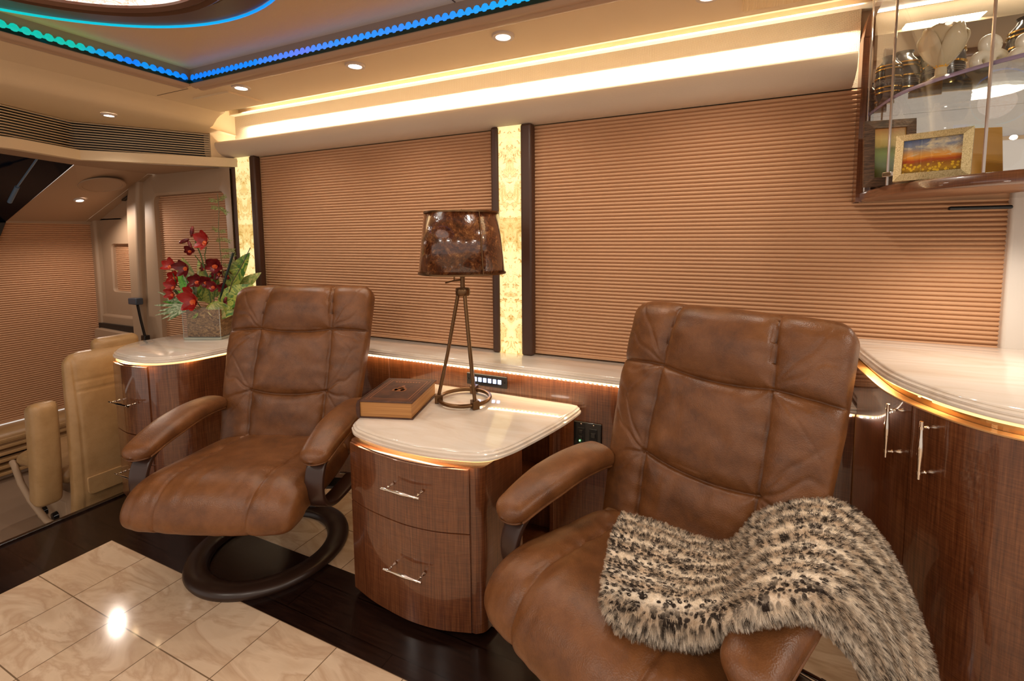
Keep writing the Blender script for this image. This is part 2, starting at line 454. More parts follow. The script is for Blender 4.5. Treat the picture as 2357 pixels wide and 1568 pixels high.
# moulding round the tray
prof = [(0, 0), (0, -.006), (-.012, -.016), (-.030, -.020), (-.040, -.014), (-.052, -.020), (-.072, -.020), (-.088, -.012), (-.095, 0), (-.095, .01), (0, .01)]
b = MB(); b.sweep([(2.6, TY, ZC), (TX, TY, ZC)], [(-a, c) for a, c in prof]); b.sweep([(TX, TY, ZC), (TX, -1.6, ZC)], [(-a, c) for a, c in prof])
struct(b.o('trim_4', M['trim_tan'], angle=50), 'stepped moulding round the ceiling tray')
# acrylic lip + riser of the tray
b = MB(); b.box(TX, 2.6, TY-.004, TY+.02, ZC-.002, ZC+.016); b.box(TX-.02, TX+.004, -1.6, TY, ZC-.002, ZC+.016)
struct(b.o('trim_5', simple('dark_teal_acrylic', (.0, .03, .03), .1), smooth=False), 'dark acrylic lip of the tray')
b = MB(); b.box(TX-.02, 2.6, TY+.004, TY+.03, ZC+.01, 2.44); b.box(TX-.03, TX-.005, -1.6, TY+.01, ZC+.01, 2.44)
struct(b.o('trim_6', simple('tray_riser', (.30, .20, .12), .5), smooth=False), 'riser of the ceiling tray')

# coloured LED tape along the tray (its beads emit)
def led_mat():
    m = NT('colour_led_beads'); v = m.coord()
    sp = m.n('ShaderNodeSeparateXYZ'); m.l(v, sp.inputs[0])
    s = m.math('SUBTRACT', sp.outputs[0], m.math('SUBTRACT', 1.633, sp.outputs[1]))    # runs on round the corner
    t = m.math('DIVIDE', m.math('ADD', s, 4.2), 4.2)
    a = m.noise(v, 2.3, 3, .6)
    f = m.math('ADD', t, m.math('MULTIPLY', m.math('SUBTRACT', a, .5), .35))
    col = m.ramp(f, [(.05, (0, .55, .38)), (.22, (0, .50, .40)), (.32, (0, .20, .95)), (.50, (0, .24, 1)), (.60, (.14, .22, 1)), (.68, (.02, .28, 1)), (.80, (0, .42, .85))])
    m.base((0, 0, 0)); m.l(col, m.b.inputs['Emission Color']); m.b.inputs['Emission Strength'].default_value = 1.0
    return m.m
M['led'] = led_mat()
b = MB()
def bead(x, y, ax):
    h = .017; w = .016
    if ax == 'x': b.sphere((x, y, ZC+.026), 1, 10, sc=(w, .006, h))
    else: b.sphere((x, y, ZC+.026), 1, 10, sc=(.006, w, h))
x = TX+.03
while x < .2: bead(x, TY-.002, 'x'); x += .036
y = TY-.03
while y > .3: bead(TX+.003, y, 'y'); y -= .036
b.box(TX+.01, .4, TY-.001, TY+.004, ZC+.014, ZC+.030); b.box(TX-.004, TX+.001, .2, TY-.01, ZC+.014, ZC+.030)
tag(b.o('led_tape', M['led']), 'blue and green LED tape glowing round the ceiling tray', 'led strip')
for (loc, sx, rot) in (((-1.3, TY-.03, ZC+.035), 2.8, (PI, 0, 0)),):
    area('tray_led_light', loc, sx, .02, .18, (.0, .25, 1.0), rot)
area('tray_led_light', (TX+.03, .9, ZC+.035), .02, 1.4, .09, (.0, .7, .55), (PI, 0, 0))

# round ceiling dome with lit stone centre
def ring_pts(cx, cy, r, n=96): return [(cx+r*math.cos(2*PI*i/n), cy+r*math.sin(2*PI*i/n)) for i in range(n)]
dome = thing('ceiling_medallion', 'round dark ceiling dome with lit stone centre and blue rim', 'ceiling light', (-1.914, .44, 2.42))
b = MB(); A = ring_pts(0, 0, .905); B_ = [(x*.74, y*.74+.13) for x, y in A]
n = len(A); b.add([(x, y, .004) for x, y in A]+[(x, y, .0) for x, y in B_], [(i, (i+1) % n, (i+1) % n+n, i+n) for i in range(n)])
b.o('dome_panel', M['dark_panel'], dome)
b = MB(); b.sweep(ring_pts(0, 0, .912), [(-.003, -.004), (.003, -.004), (.003, .004), (-.003, .004)], closed=True)
m_ = NT('rim_led'); v_ = m_.coord(); sp_ = m_.n('ShaderNodeSeparateXYZ'); m_.l(v_, sp_.inputs[0])
c_ = m_.ramp(m_.math('ADD', m_.math('MULTIPLY', sp_.outputs[0], .6), .6), [(.1, (0, .50, .45)), (.45, (0, .38, .75)), (.7, (0, .26, 1))])
m_.base((0, 0, 0)); m_.l(c_, m_.b.inputs['Emission Color']); m_.b.inputs['Emission Strength'].default_value = 1.2
b.o('rim_light', m_.m, dome)
b = MB(); b.sweep([(x, y+.125, 0) for x, y in ring_pts(0, 0, .622)], [(-.035, .0), (-.035, -.022), (-.022, -.034), (-.008, -.026), (.008, -.034), (.024, -.022), (.032, .0)], closed=True)
b.o('rim_moulding', M['medal_rim'], dome)
b = MB(); pts = [(x, y+.125) for x, y in ring_pts(0, 0, .596)]; b.prism(pts, -.012, -.004)
m_ = NT('lit_rose_stone'); v_ = m_.coord(); a_ = m_.noise(v_, 9, 6, .7, 2)
c_ = m_.ramp(a_, [(.42, (1, .88, .80)), (.47, (.75, .28, .16)), (.52, (1, .88, .80)), (.7, (.95, .75, .66))])
m_.base(c_); m_.l(c_, m_.b.inputs['Emission Color']); m_.b.inputs['Emission Strength'].default_value = 1.3
b.o('stone_panel', m_.m, dome)

# access panels in the soffit
b = MB(); pts = [(-3.0, 1.80), (-2.675, 1.80), (-2.675, 2.02), (-3.0, 2.02)]; b.prism(fillet(pts, .01), ZC-.010, ZC+.002)
tag(b.o('ceiling_hatch', M['ceil'], smooth=False), 'small square tan hatch in the ceiling corner above the onyx', 'hatch')
b = MB(); b.prism(fillet([(-.012, 1.80), (.45, 1.80), (.45, 2.016), (-.012, 2.016)], .012), ZC-.005, ZC+.002)
tag(b.o('ceiling_hatch', M['ceil_in'], smooth=False), 'flat brown hatch in the ceiling near the glass cabinet', 'hatch')

# downlights
def downlight(loc, label, tilt=(0, 0, 0), r=.05):
    t = thing('downlight', label, 'ceiling light', loc, 0, 'recessed ceiling downlights'); t.rotation_euler = tilt
    MB().lathe([(r*.62, -.004), (r*.66, -.010), (r*.95, -.010), (r, -.004), (r, .002)], n=32).o('ring', M['ring_white'], t)
    MB().lathe([(.0001, -.006), (r*.63, -.006), (r*.63, .0)], n=32).o('lens', M['lamp_white'], t)
    return t
lab = ['round downlight beside the small square ceiling hatch', 'round downlight midway between the corner hatch and the lamp shade', 'round downlight in the ceiling above the lit pillar by the lamp', 'round downlight beside the flat brown hatch near the glass cabinet']
for (x, y), s_ in zip(DL, lab): downlight((x, y, ZC), s_, r=.048)
downlight((-3.488, 1.603, 2.264), 'small downlight in the lowered ceiling above the slotted grille', (0, 0, 0), .038)
downlight((-4.824, 1.976, 1.833), 'bright downlight in the sloping cab ceiling under the grille', (0, -.323, 0), .036)

# ------------------------------------------------------------------ cab header with slotted grille
def ribbon(name, A, Bp, mat, label, thick=0):
    n = len(A); o = obj(name, list(A)+list(Bp), [(i, i+1, n+i+1, n+i) for i in range(n-1)], mat, smooth=True, angle=40)
    return struct(o, label)
# bull-nose down from the soffit and lowered ceiling
prof = [(-3.16, 2.355), (-3.175, 2.35), (-3.215, 2.340), (-3.25, 2.322), (-3.275, 2.300), (-3.295, 2.282), (-3.33, 2.272), (-3.40, 2.267), (-4.2, 2.262)]
v = []; f = []
for (x, z) in prof: v += [(x, -1.6, z), (x, 2.10 if x > -3.39 else 2.36, z)]
for i in range(len(prof)-1): f.append((2*i, 2*i+1, 2*i+3, 2*i+2))
n0 = len(v); v += [(x, 2.10, z) for x, z in prof[:8]]+[(-3.40, 2.10, 2.465), (-3.16, 2.10, 2.465)]; f.append(tuple(range(n0, n0+10)))
v += [(-3.40, 2.10, 2.267), (-3.40, 2.36, 2.267), (-3.40, 2.36, 2.465), (-3.40, 2.10, 2.465)]; f.append(tuple(range(n0+10, n0+14)))
struct(obj('ceiling_header', v, f, M['ceil'], angle=60), 'rounded drop from the saloon ceiling to the cab header')
b = MB(); b.box(-3.66, -3.475, 2.20, 2.36, 2.10, 2.46)
struct(b.o('trim_7', M['ceil'], bevel=.03), 'rounded corner of the cab header')
# grille faces: plan line of the header front
HP = [(-3.70, -1.0), (-3.762, 1.23), (-3.898, 1.589), (-3.50, 2.235), (-3.40, 2.36)]
gr = thing('air_grille', 'long tan horizontal slotted air grille across the cab header', 'grille', (0, 0, 0))
b = MB(); path = [(HP[0][0]-.03, HP[0][1]), (HP[1][0]-.03, HP[1][1]), (HP[2][0]-.045, HP[2][1]), (HP[3][0]-.03, HP[3][1]+.02)]
z0, z1 = 2.075, 2.262
for i in range(3):
    (xa, ya), (xb, yb) = path[i], path[i+1]; b.add([(xa, ya, z0), (xb, yb, z0), (xb, yb, z1), (xa, ya, z1)], [(0, 1, 2, 3)])
b.o('dark_backing', M['black_m'], gr, smooth=False)
b = MB(); NS = 12
for k in range(NS):
    z = z0+.008+k*(z1-z0-.012)/(NS-1)
    b.sweep([(HP[0][0], HP[0][1], z), (HP[1][0], HP[1][1], z), (HP[2][0], HP[2][1], z), (HP[3][0]+.0, HP[3][1]-.03, z+.0)], [(0, -.0025), (.010, -.0025), (.010, .0025), (0, .0025)])
b.o('slats', M['ceil'], gr, smooth=False)
b = MB()
b.sweep([(HP[0][0], HP[0][1], 2.02), (HP[1][0], HP[1][1], 2.02), (HP[2][0], HP[2][1], 2.02), (HP[3][0], HP[3][1]-.03, 2.035), (HP[4][0], HP[4][1], 2.04)], [(.0, .055), (.0, .012), (.012, .0), (.04, -.006), (.09, -.006), (.09, .055)])
b.sweep([(HP[3][0]-.01, HP[3][1]-.035, 2.04), (HP[4][0]-.05, HP[4][1], 2.04)], [(0, 0), (0, .23), (.05, .23), (.05, 0)])
struct(b.o('trim_8', M['ceil'], angle=50), 'tan border under the slotted grille')
# underside and sloping cab ceiling
struct(obj('ceiling_cab', [(-3.74, 1.22, 2.02), (-3.87, 1.60, 2.02), (-3.46, 2.36, 2.036), (-4.25, 2.36, 2.036), (-4.36, 2.24, 2.04), (-4.22, 1.72, 2.03), (-4.04, 1.25, 2.03), (-3.70, -1.2, 2.02), (-3.98, -1.2, 2.03)],
    [(0, 1, 5, 6), (1, 2, 3, 4), (1, 4, 5), (7, 0, 6, 8)], M['panel'], smooth=False), 'underside of the cab header')
slA = [(-4.22, 1.72, 2.035), (-4.37, 2.24, 2.042), (-5.31, 2.20, 1.675), (-5.31, 1.70, 1.66)]
struct(obj('ceiling_slope', slA, [(0, 1, 2, 3)], M['panel2'], smooth=False), 'sloping cab ceiling panel with downlight')
struct(obj('ceiling_slope_edge', [(-4.37, 2.24, 2.040), (-4.37, 2.37, 2.035), (-5.31, 2.37, 1.665), (-5.31, 2.20, 1.672)], [(0, 1, 2, 3)], M['panel'], smooth=False), 'side strip of the sloping cab ceiling')
sl_ang = math.atan2(2.035-1.67, -4.22+5.31)
sp = thing('ceiling_speaker', 'flush round speaker cover in the sloping cab ceiling', 'speaker', (-4.52, 2.00, 1.934)); sp.rotation_euler = (0, -sl_ang, 0)
MB().lathe([(.0001, -.001), (.118, -.001), (.120, -.004), (.132, -.005), (.142, -.003), (.145, .004)], n=40).o('cover', M['panel'], sp)
b = MB(); b.box(-.05, .05, -.018, .018, -.012, .004); o = tag(b.o('map_light', M['black'], bevel=.006), 'small black slot light at the edge of the sloping cab ceiling', 'light')
o.location = (-4.78, 2.275, 1.868); o.rotation_euler = (0, -sl_ang, 0)

# dark windscreen top + wiper-like rod behind it
b = MB(); b.box(-5.42, -5.30, 1.40, 2.36, 1.652, 1.70)
struct(b.o('trim_11', M['panel'], smooth=False), 'tan rail above the front windscreen shade')
b = MB(); b.add([(-3.85, -.8, 2.075), (-4.10, 1.715, 2.075), (-5.33, 1.70, 1.65), (-5.34, -.8, 1.65)], [(0, 1, 2, 3)])
b.add([(-5.34, -.8, 1.65), (-5.33, 1.70, 1.65), (-5.42, 1.55, .05), (-5.42, -.8, .05)], [(0, 1, 2, 3)])
struct(b.o('window_1', simple('night_windscreen', (.002, .004, .012), .1, 0, 0, **{'Specular IOR Level': .03}), smooth=False), 'dark windscreen at night')
ROD = [(-4.16, 1.505, 2.035), (-4.42, 1.488, 1.868), (-4.557, 1.489, 1.772)]
b = MB(); b.tube(ROD, .006, 8); b.tube([ROD[1], ROD[2]], .013, 10)
tag(b.o('shade_rod', simple('blue_grey_rod', (.16, .24, .36), .3, .3)), 'thin dark rod hanging against the night windscreen', 'rod')
b = MB(); b.add([(-5.30, 1.40, 1.70), (-5.30, 1.705, 1.70), (-5.30, 1.700, 1.655), (-5.30, 1.40, .80), (-5.36, 1.40, 1.70), (-5.36, 1.705, 1.70), (-5.36, 1.700, 1.655), (-5.36, 1.40, .80)], [(0, 1, 2, 3), (7, 6, 5, 4), (0, 4, 5, 1), (1, 5, 6, 2), (2, 6, 7, 3), (3, 7, 4, 0)])
struct(b.o('trim_9', M['black_m'], smooth=False), 'dark windscreen pillar')

# ------------------------------------------------------------------ pleated shades
def pleats(name, x0, x1, z0, z1, y, label, pitch=.0181, depth=.011, axis='x', mat=None, rail=True):
    t = thing(name, label, 'window shade', (0, 0, 0), 0, 'pleated window shades')
    n = int(round((z1-z0)/pitch)); v = []; f = []; pr = [(0, 0), (.10, .35), (.28, .8), (.5, 1), (.72, .85), (.90, .4)]
    rows = []
    for k in range(n):
        for (a, d) in pr: rows.append((z0+(k+a)*(z1-z0)/n, d))
    rows.append((z1, 0))
    for (z, d) in rows:
        if axis == 'x': v += [(x0, y-depth*d, z), (x1, y-depth*d, z)]
        else: v += [(y+depth*d, x0, z), (y+depth*d, x1, z)]
    for i in range(len(rows)-1): f.append((2*i, 2*i+1, 2*i+3, 2*i+2))
    obj('pleated_cloth', v, f, mat or M['shade'], t, angle=70)
    if rail:
        b = MB()
        if axis == 'x': b.box(x0, x1, y-.016, y+.004, z0-.012, z0+.004)
        else: b.box(y-.004, y+.016, x0, x1, z0-.012, z0+.004)
        b.o('bottom_rail', mat or M['shade'], t, bevel=.002)
    return t
LX0, LX1 = -3.15, -1.245
pleats('pleated_shade', LX0, LX1, .885, 2.095, 2.335, 'tan pleated shade on the wide window behind the lamp')
pleats('pleated_shade', -1.03, .915, .885, 2.095, 2.335, 'tan pleated shade on the wide window right of the lit centre pillar')
pleats('pleated_shade', -4.47, -3.475, .62, 1.905, 2.325, 'tan pleated shade in the rounded window behind the flowers', rail=False)
pleats('pleated_shade', -5.16, -4.70, 1.03, 1.50, 2.325, 'small tan pleated shade in the little square cab window', rail=False)
pleats('pleated_shade', 1.40, 2.24, .062, 1.66, -5.33, 'tall tan pleated shade over the front windscreen beside the cream seat', axis='y')

# valance with rolled front
b = MB()
prof = []
for i in range(15):
    a = PI/2*i/14
    prof.append((2.205+.105*(1-math.cos(a)), 2.195-.098*math.sin(a)**.9))
prof = [(2.235, 2.205), (2.212, 2.205)]+prof+[(2.329, 2.097), (2.329, 2.135), (2.245, 2.14), (2.238, 2.19)]
x0, x1 = -3.46, .395; k = len(prof)
b.add([(x0, y, z) for y, z in prof]+[(x1, y, z) for y, z in prof], [(i, i+k, (i+1) % k+k, (i+1) % k) for i in range(k)]+[tuple(range(k)), tuple(range(k, 2*k))[::-1]])
tag(b.o('valance', M['valance'], angle=60), 'rolled beige cloth valance running above the window shades', 'valance')

# lit onyx pillars with dark leather trims
def pillar(xc, w, z0, z1, label, tl, tr, x=0):
    t = thing('onyx_pillar', label, 'pillar', (xc, 2.30, z0), 0, 'lit onyx pillars between the windows')
    h = z1-z0
    MB().box(-w/2, w/2, -.012, .03, 0, h).o('stone_panel', M['onyx'], t, smooth=False)
    for (a, c) in ((-w/2-tl, -w/2+.004), (w/2-.004, w/2+tr)):
        MB().box(a, c, -.026, .03, 0, h).o('trim_strip', M['leather_trim'], t, bevel=.014)
    return t
pillar(-1.130, .142, .864, 2.10, 'lit yellow onyx pillar with dark trims right of the lamp shade', .040, .062)
pillar(-3.283, .176, .864, 2.10, 'lit yellow onyx pillar behind the flower arrangement', .028, .052)

# side wall of the cab: panels with window cut-outs (frames stand proud of the shades)
def frame_panel(name, outer, holes, y0, y1, mat, label):
    # rectangular outer, one rounded hole: bridge with quads by angle
    (ox0, ox1, oz0, oz1) = outer; hole = holes; n = len(hole)
    cx = sum(p[0] for p in hole)/n; cz = sum(p[1] for p in hole)/n; V = []; F = []
    outl = []
    for (x, z) in hole:
        dx, dz = x-cx, z-cz; s = 1e9
        if dx > 0: s = min(s, (ox1-cx)/dx)
        if dx < 0: s = min(s, (ox0-cx)/dx)
        if dz > 0: s = min(s, (oz1-cz)/dz)
        if dz < 0: s = min(s, (oz0-cz)/dz)
        outl.append((cx+dx*s, cz+dz*s))
    hs = [(cx+(x-cx)*.955, cz+(z-cz)*.97) for x, z in hole]
    for L, y in ((outl, y0), (hole, y0), (hs, y0+.012), (hs, y1)): V += [(x, y, z) for x, z in L]
    for r in range(3):
        F += [(r*n+i, r*n+(i+1) % n, (r+1)*n+(i+1) % n, (r+1)*n+i) for i in range(n)]
    # fill the four outer corners
    k = len(V); cs = [(ox0, oz0), (ox1, oz0), (ox1, oz1), (ox0, oz1)]
    V += [(x, y0+.0005, z) for x, z in cs]
    for i in range(n):
        a, c = outl[i], outl[(i+1) % n]
        if abs(a[0]-c[0]) > 1e-4 and abs(a[1]-c[1]) > 1e-4:
            best = min(range(4), key=lambda q: (cs[q][0]-a[0])**2+(cs[q][1]-a[1])**2+(cs[q][0]-c[0])**2+(cs[q][1]-c[1])**2)
            F.append((i, (i+1) % n, k+best))
    return struct(obj(name, V, F, mat, angle=30), label)
def dense(pts, rs, m=10):
    q = fillet(pts, rs, 8); out = []
    for i in range(len(q)):
        a, c = q[i], q[(i+1) % len(q)]; L = math.dist(a, c); k = max(1, int(L/.12))
        for j in range(k): out.append((a[0]+(c[0]-a[0])*j/k, a[1]+(c[1]-a[1])*j/k))
    return out
frame_panel('window_2', (-4.60, -3.405, .50, 2.045), dense([(-4.435, .62), (-3.44, .62), (-3.475, 1.888), (-4.42, 1.888)], [.03, .03, .07, .07]), 2.27, 2.335, M['panel2'], 'tan rounded frame of the window behind the flowers')
frame_panel('window_3', (-5.36, -4.70, .82, 1.70), dense([(-5.13, 1.045), (-4.745, 1.045), (-4.745, 1.478), (-5.11, 1.478)], [.04, .04, .05, .05]), 2.285, 2.335, M['panel'], 'small square cab window frame')
# curved door pillar between the two windows, upper fillet panel, corner strips
b = MB()
pl_ = [(-4.74, -.28), (-4.74, .9), (-4.72, 1.5), (-4.70, 1.80), (-4.62, 2.04), (-4.50, 2.04), (-4.54, 1.80), (-4.575, 1.4), (-4.60, .8), (-4.60, -.28)]
pp = ccw(t2(pl_)); k = len(pp)
b.add([(x, 2.225, z) for x, z in pp]+[(x, 2.36, z) for x, z in pp], [tuple(range(k)), tuple(range(k, 2*k))[::-1]]+[(i, i+k, (i+1) % k+k, (i+1) % k) for i in range(k)])
struct(b.o('trim_10', M['panel2'], bevel=.022), 'rounded tan pillar beside the cab window')
b = MB(); b.box(-5.36, -4.70, 2.285, 2.36, 1.69, 2.05)
struct(b.o('wall_front', M['panel'], smooth=False), 'tan panel above the little cab window')
b = MB(); b.box(-5.45, -4.72, 2.25, 2.36, .55, .84); b.box(-5.45, -4.72, 2.30, 2.36, -.28, .56)
b.box(-5.42, -5.26, 2.24, 2.36, -.28, 1.70)
b.add([(-5.4, 2.24, -.28), (-5.33, 2.24, -.28), (-5.33, 2.24, 1.69), (-5.4, 2.24, 1.69)], [(0, 1, 2, 3)])
struct(b.o('wall_door', M['panel'], bevel=.02), 'tan door panel under the little cab window')
# recess with flap
dk = thing('door_pocket', 'tan door pocket with a rounded lid under the little window', 'door pocket', (-5.02, 2.24, .62))
MB().box(-.27, .30, -.012, .02, .055, .14).o('dark_recess', M['black_m'], dk, smooth=False)
b = MB(); pp = fillet([(-.26, -.22), (.30, -.22), (.32, .085), (-.27, .10)], [.08, .02, .02, .05]); k = len(pp)
b.add([(x, -.05, z) for x, z in pp]+[(x, .01, z) for x, z in pp], [tuple(range(k)), tuple(range(k, 2*k))[::-1]]+[(i, i+k, (i+1) % k+k, (i+1) % k) for i in range(k)])
b.o('lid', M['panel2'], dk, bevel=.008)
MB().sphere((-.14, -.055, -.07), .018, 10, sc=(.6, .3, 1)).o('chrome_latch', M['chrome'], dk)
# black stalk
st = thing('black_stalk', 'slim black stalk with square head standing by the door', 'stalk', (-4.50, 2.20, .68))
MB().tube([(0, 0, 0), (-.05, 0, .16), (-.085, 0, .30)], .010, 8).o('rod', M['black'], st)
MB().box(-.15, -.03, -.035, .02, .29, .345).o('head', simple('stalk_head', (.05, .07, .10), .2), st, bevel=.008)
MB().box(-.03, .03, -.02, .02, -.02, .035).o('foot', M['black'], st, bevel=.006)

# far cab dash under the windscreen shade
b = MB()
prof = [(-5.31, .042), (-5.20, .045), (-5.13, .03), (-5.09, -.01), (-5.085, -.10), (-5.10, -.12), (-5.36, -.12)]
k = len(prof); b.add([(x, -.8, z) for x, z in prof]+[(x, 2.24, z) for x, z in prof], [(i, i+k, (i+1) % k+k, (i+1) % k) for i in range(k)]+[tuple(range(k))[::-1], tuple(range(k, 2*k))])
d_ = thing('dashboard', 'glossy cream dashboard edge below the front shade', 'dashboard', (0, 0, 0))
b.o('padded_top', M['cream_leather'], d_, angle=50)
MB().box(-5.30, -5.12, -.8, 2.24, -.18, -.12).o('dark_slot', M['black_m'], d_, smooth=False)
MB().box(-5.30, -5.09, -.8, 2.24, -.235, -.18).o('burl_strip', wood('burl', False, (.03, .01, .004), (.16, .06, .02), (.32, .14, .05)), d_, smooth=False)
MB().box(-5.30, -5.07, -.8, 2.24, -.28, -.235).o('lower_panel', M['cream_leather'], d_, smooth=False)

# right-hand end: white gloss panel past the shade, and room beyond
b = MB(); b.box(.905, 2.6, 2.30, 2.36, 1.05, 2.46)
struct(b.o('wall_right', M['white_panel'], bevel=.01), 'white gloss wall panel right of the window')
# ================================================================== WORKTOPS AND CABINETS
def stone_slab(name, outline, z0, z1, parent=None, edge=True):
    o_ = ccw(t2(outline)); h = z1-z0
    L = [(.008, 0), (.001, .08*h), (0, .20*h), (.001, .34*h), (.007, .42*h), (.0085, .47*h), (.006, .52*h), (.0065, .66*h), (.013, .75*h), (.0155, .79*h), (.0145, .84*h), (.0165, .94*h), (.022, 1.0*h)]
    b = MB(); b.stack([(inset(o_, d), z0+z) for d, z in L])
    return b.o(name, M['marble'], parent, angle=50)

# long ledge that turns into the return by the cab
LO = spline([(-3.05, 1.40), (-3.26, 1.425), (-3.40, 1.52), (-3.47, 1.64)], 5)
led_out = [(.43, 2.345), (-3.46, 2.345)]+t2(LO)[::-1]+t2(spline([(-2.93, 1.418), (-2.85, 1.455), (-2.79, 1.53), (-2.765, 1.66), (-2.755, 1.85), (-2.73, 1.98), (-2.64, 2.045), (-2.50, 2.060)], 5))+[(.43, 2.060)]
led_out = ccw(led_out)
o = stone_slab('marble_ledge', led_out, .832, .865)
tag(o, 'long cream marble ledge under the windows with a rounded return by the cab', 'worktop')
tag(MB().stack([(inset(led_out, .012), .8235), (inset(led_out, .012), .832)]).o('led_rail', M['glow'], smooth=False), 'thin warm LED line glowing under the long marble ledge', 'led strip')
for (loc, sx, sy, e) in (((-1.05, 2.05, .829), 2.8, .01, 2.6), ((-3.05, 1.41, .829), .40, .01, .5), ((-2.775, 1.75, .829), .01, .45, .5)):
    area('ledge_led', loc, sx, sy, e, (1, .70, .36))

# low wall panel behind desk and chairs
pw = MB(); pw.box(-1.797, .42, 2.068, 2.10, 0, .822); pw.box(-2.62, -1.803, 2.068, 2.10, 0, .822); pw.box(-2.62, .42, 2.072, 2.10, 0, .82)
struct(pw.o('wall_lower', M['wood'], bevel=.003), 'gloss wood panelling below the marble ledge')

# return cabinet by the cab
cab_out = ccw(t2(spline([(-2.70, 2.06), (-2.735, 1.90), (-2.757, 1.70), (-2.78, 1.55), (-2.83, 1.475), (-2.90, 1.425), (-3.07, 1.392), (-3.24, 1.42), (-3.27, 1.47)], 6))+[(-3.27, 2.30), (-2.62, 2.30), (-2.62, 2.08)])
rc = thing('return_cabinet', 'gloss brown cabinet under the flower vase with drawers facing the aisle', 'cabinet', (0, 0, 0))
MB().prism(inset(cab_out, .006), .02, .822).o('body', M['wood'], rc, angle=45)
def arc_front(pts, z0, z1, off=.0, th=.012):
    P = [Vector(p) for p in pts]; b = MB()
    prof = [(0, z0+.0012), (.0016, z0), (th, z0), (th, z1), (.0016, z1), (0, z1-.0012)]
    b.sweep([(p[0], p[1], 0) for p in P], [(-off-a+.0, c) for a, c in prof]); return b
rc_front = t2(spline([(-3.235, 1.412), (-3.15, 1.396), (-3.07, 1.388), (-2.98, 1.399), (-2.915, 1.420)], 6))
def pull(parent, p, d, w, vert=False, name='handle'):
    # p: centre on the face, d: outward unit normal (xy), w: half length
    b = MB(); out = .043
    D = Vector((d[0], d[1], 0)); T = Vector((0, 0, 1)) if vert else Vector((-d[1], d[0], 0))
    P = Vector(p)
    for s in (-1, 1):
        a = P+T*(s*w*.78); e = a+D*out
        b.tube([a, a+D*.006, a+D*.012, a+D*.02, a+D*.024, a+D*.028, e], [.0065, .006, .0035, .0032, .0052, .0032, .0038], 10)
        b.tube([e-T*.004*s, e+T*.004*s], .0058, 10)
    c = P+D*out; n = 13
    path = [c+T*(w*(-1+2*i/(n-1))) for i in range(n)]
    rr = [.0042+.0034*math.exp(-((-1+2*i/(n-1))/.42)**2) for i in range(n)]
    rr[0] = rr[-1] = .0046
    b.tube(path, rr, 10)
    return b.o(name, M['chrome'], parent)
for (z0, z1, hz) in ((.43, .815, .612), (.262, .425, 0), (.03, .257, .20)):
    d = arc_front(rc_front, z0, z1).o('drawer', M['wood'], rc, angle=50)
    if hz: pull(d, (-3.06, 1.388, hz), (0, -1), .095)

# ---- desk between the chairs
desk = thing('drawer_desk', 'gloss brown bow-fronted desk with two drawers between the leather chairs', 'desk', (0, 0, 0))
fr = [(-1.437, 1.397), (-1.327, 1.369), (-1.215, 1.353), (-1.102, 1.346), (-.985, 1.358), (-.865, 1.393)]
arc = t2(spline(fr, 6))
body = ccw([(-1.455, 1.70), (-1.447, 1.42)]+[(x, y+.008) for x, y in arc]+t2(spline([(-.850, 1.402), (-.823, 1.425), (-.812, 1.47)], 5))+[(-.795, 1.70)])
MB().prism(body, .03, .672).o('carcass', M['wood'], desk, angle=45)
b = MB()
for (z0, z1) in ((.648, .672), (.355, .385), (.03, .06)): b.prism(ccw([(-1.47, 1.695), (-.795, 1.695), (-.775, 2.066), (-1.47, 2.066)]), z0, z1)
b.box(-1.47, -1.45, 1.695, 2.066, .03, .66); b.box(-.80, -.778, 2.02, 2.066, .03, .66); b.box(-1.15, -1.13, 1.695, 2.06, .03, .66)
b.o('side_shelves', M['wood'], desk, bevel=.002)
MB().prism(inset(body, .05), .0, .03).o('plinth', M['black_m'], desk, smooth=False)
for (z0, z1, hz) in ((.4225, .668, .572), (.034, .4195, .252)):
    d = arc_front(arc, z0, z1, .0, .012).o('drawer', M['wood'], desk, angle=50)
    pull(d, (-1.105, 1.345, hz), (0, -1), .088)
top = t2(spline([(-1.487, 1.458), (-1.43, 1.418), (-1.329, 1.394), (-1.208, 1.380), (-1.10, 1.378), (-1.008, 1.386), (-.90, 1.408), (-.835, 1.432), (-.792, 1.468), (-.755, 1.535), (-.725, 1.63), (-.690, 1.76), (-.662, 1.89), (-.645, 2.02), (-.655, 2.055)], 5))
top = ccw(top+[(-.70, 2.066), (-1.69, 2.066), (-1.52, 1.53), (-1.505, 1.49)])
stone_slab('marble_top', top, .684, .720, desk)
MB().stack([(inset(top, .026), .672), (inset(top, .026), .684)]).o('led_rail', M['glow'], desk, smooth=False)
area('desk_led', (-1.12, 1.385, .682), .55, .008, .35, (1, .70, .36))
# dots of the tape under the ledge: visible as beads
b = MB(); x = -2.55
while x < .40: b.box(x, x+.008, 2.0600, 2.0630, .8248, .8305); x += .022
tag(b.o('led_beads', M['lamp_white'], smooth=False), 'row of tiny LED beads under the marble ledge edge', 'led strip', kind='stuff')

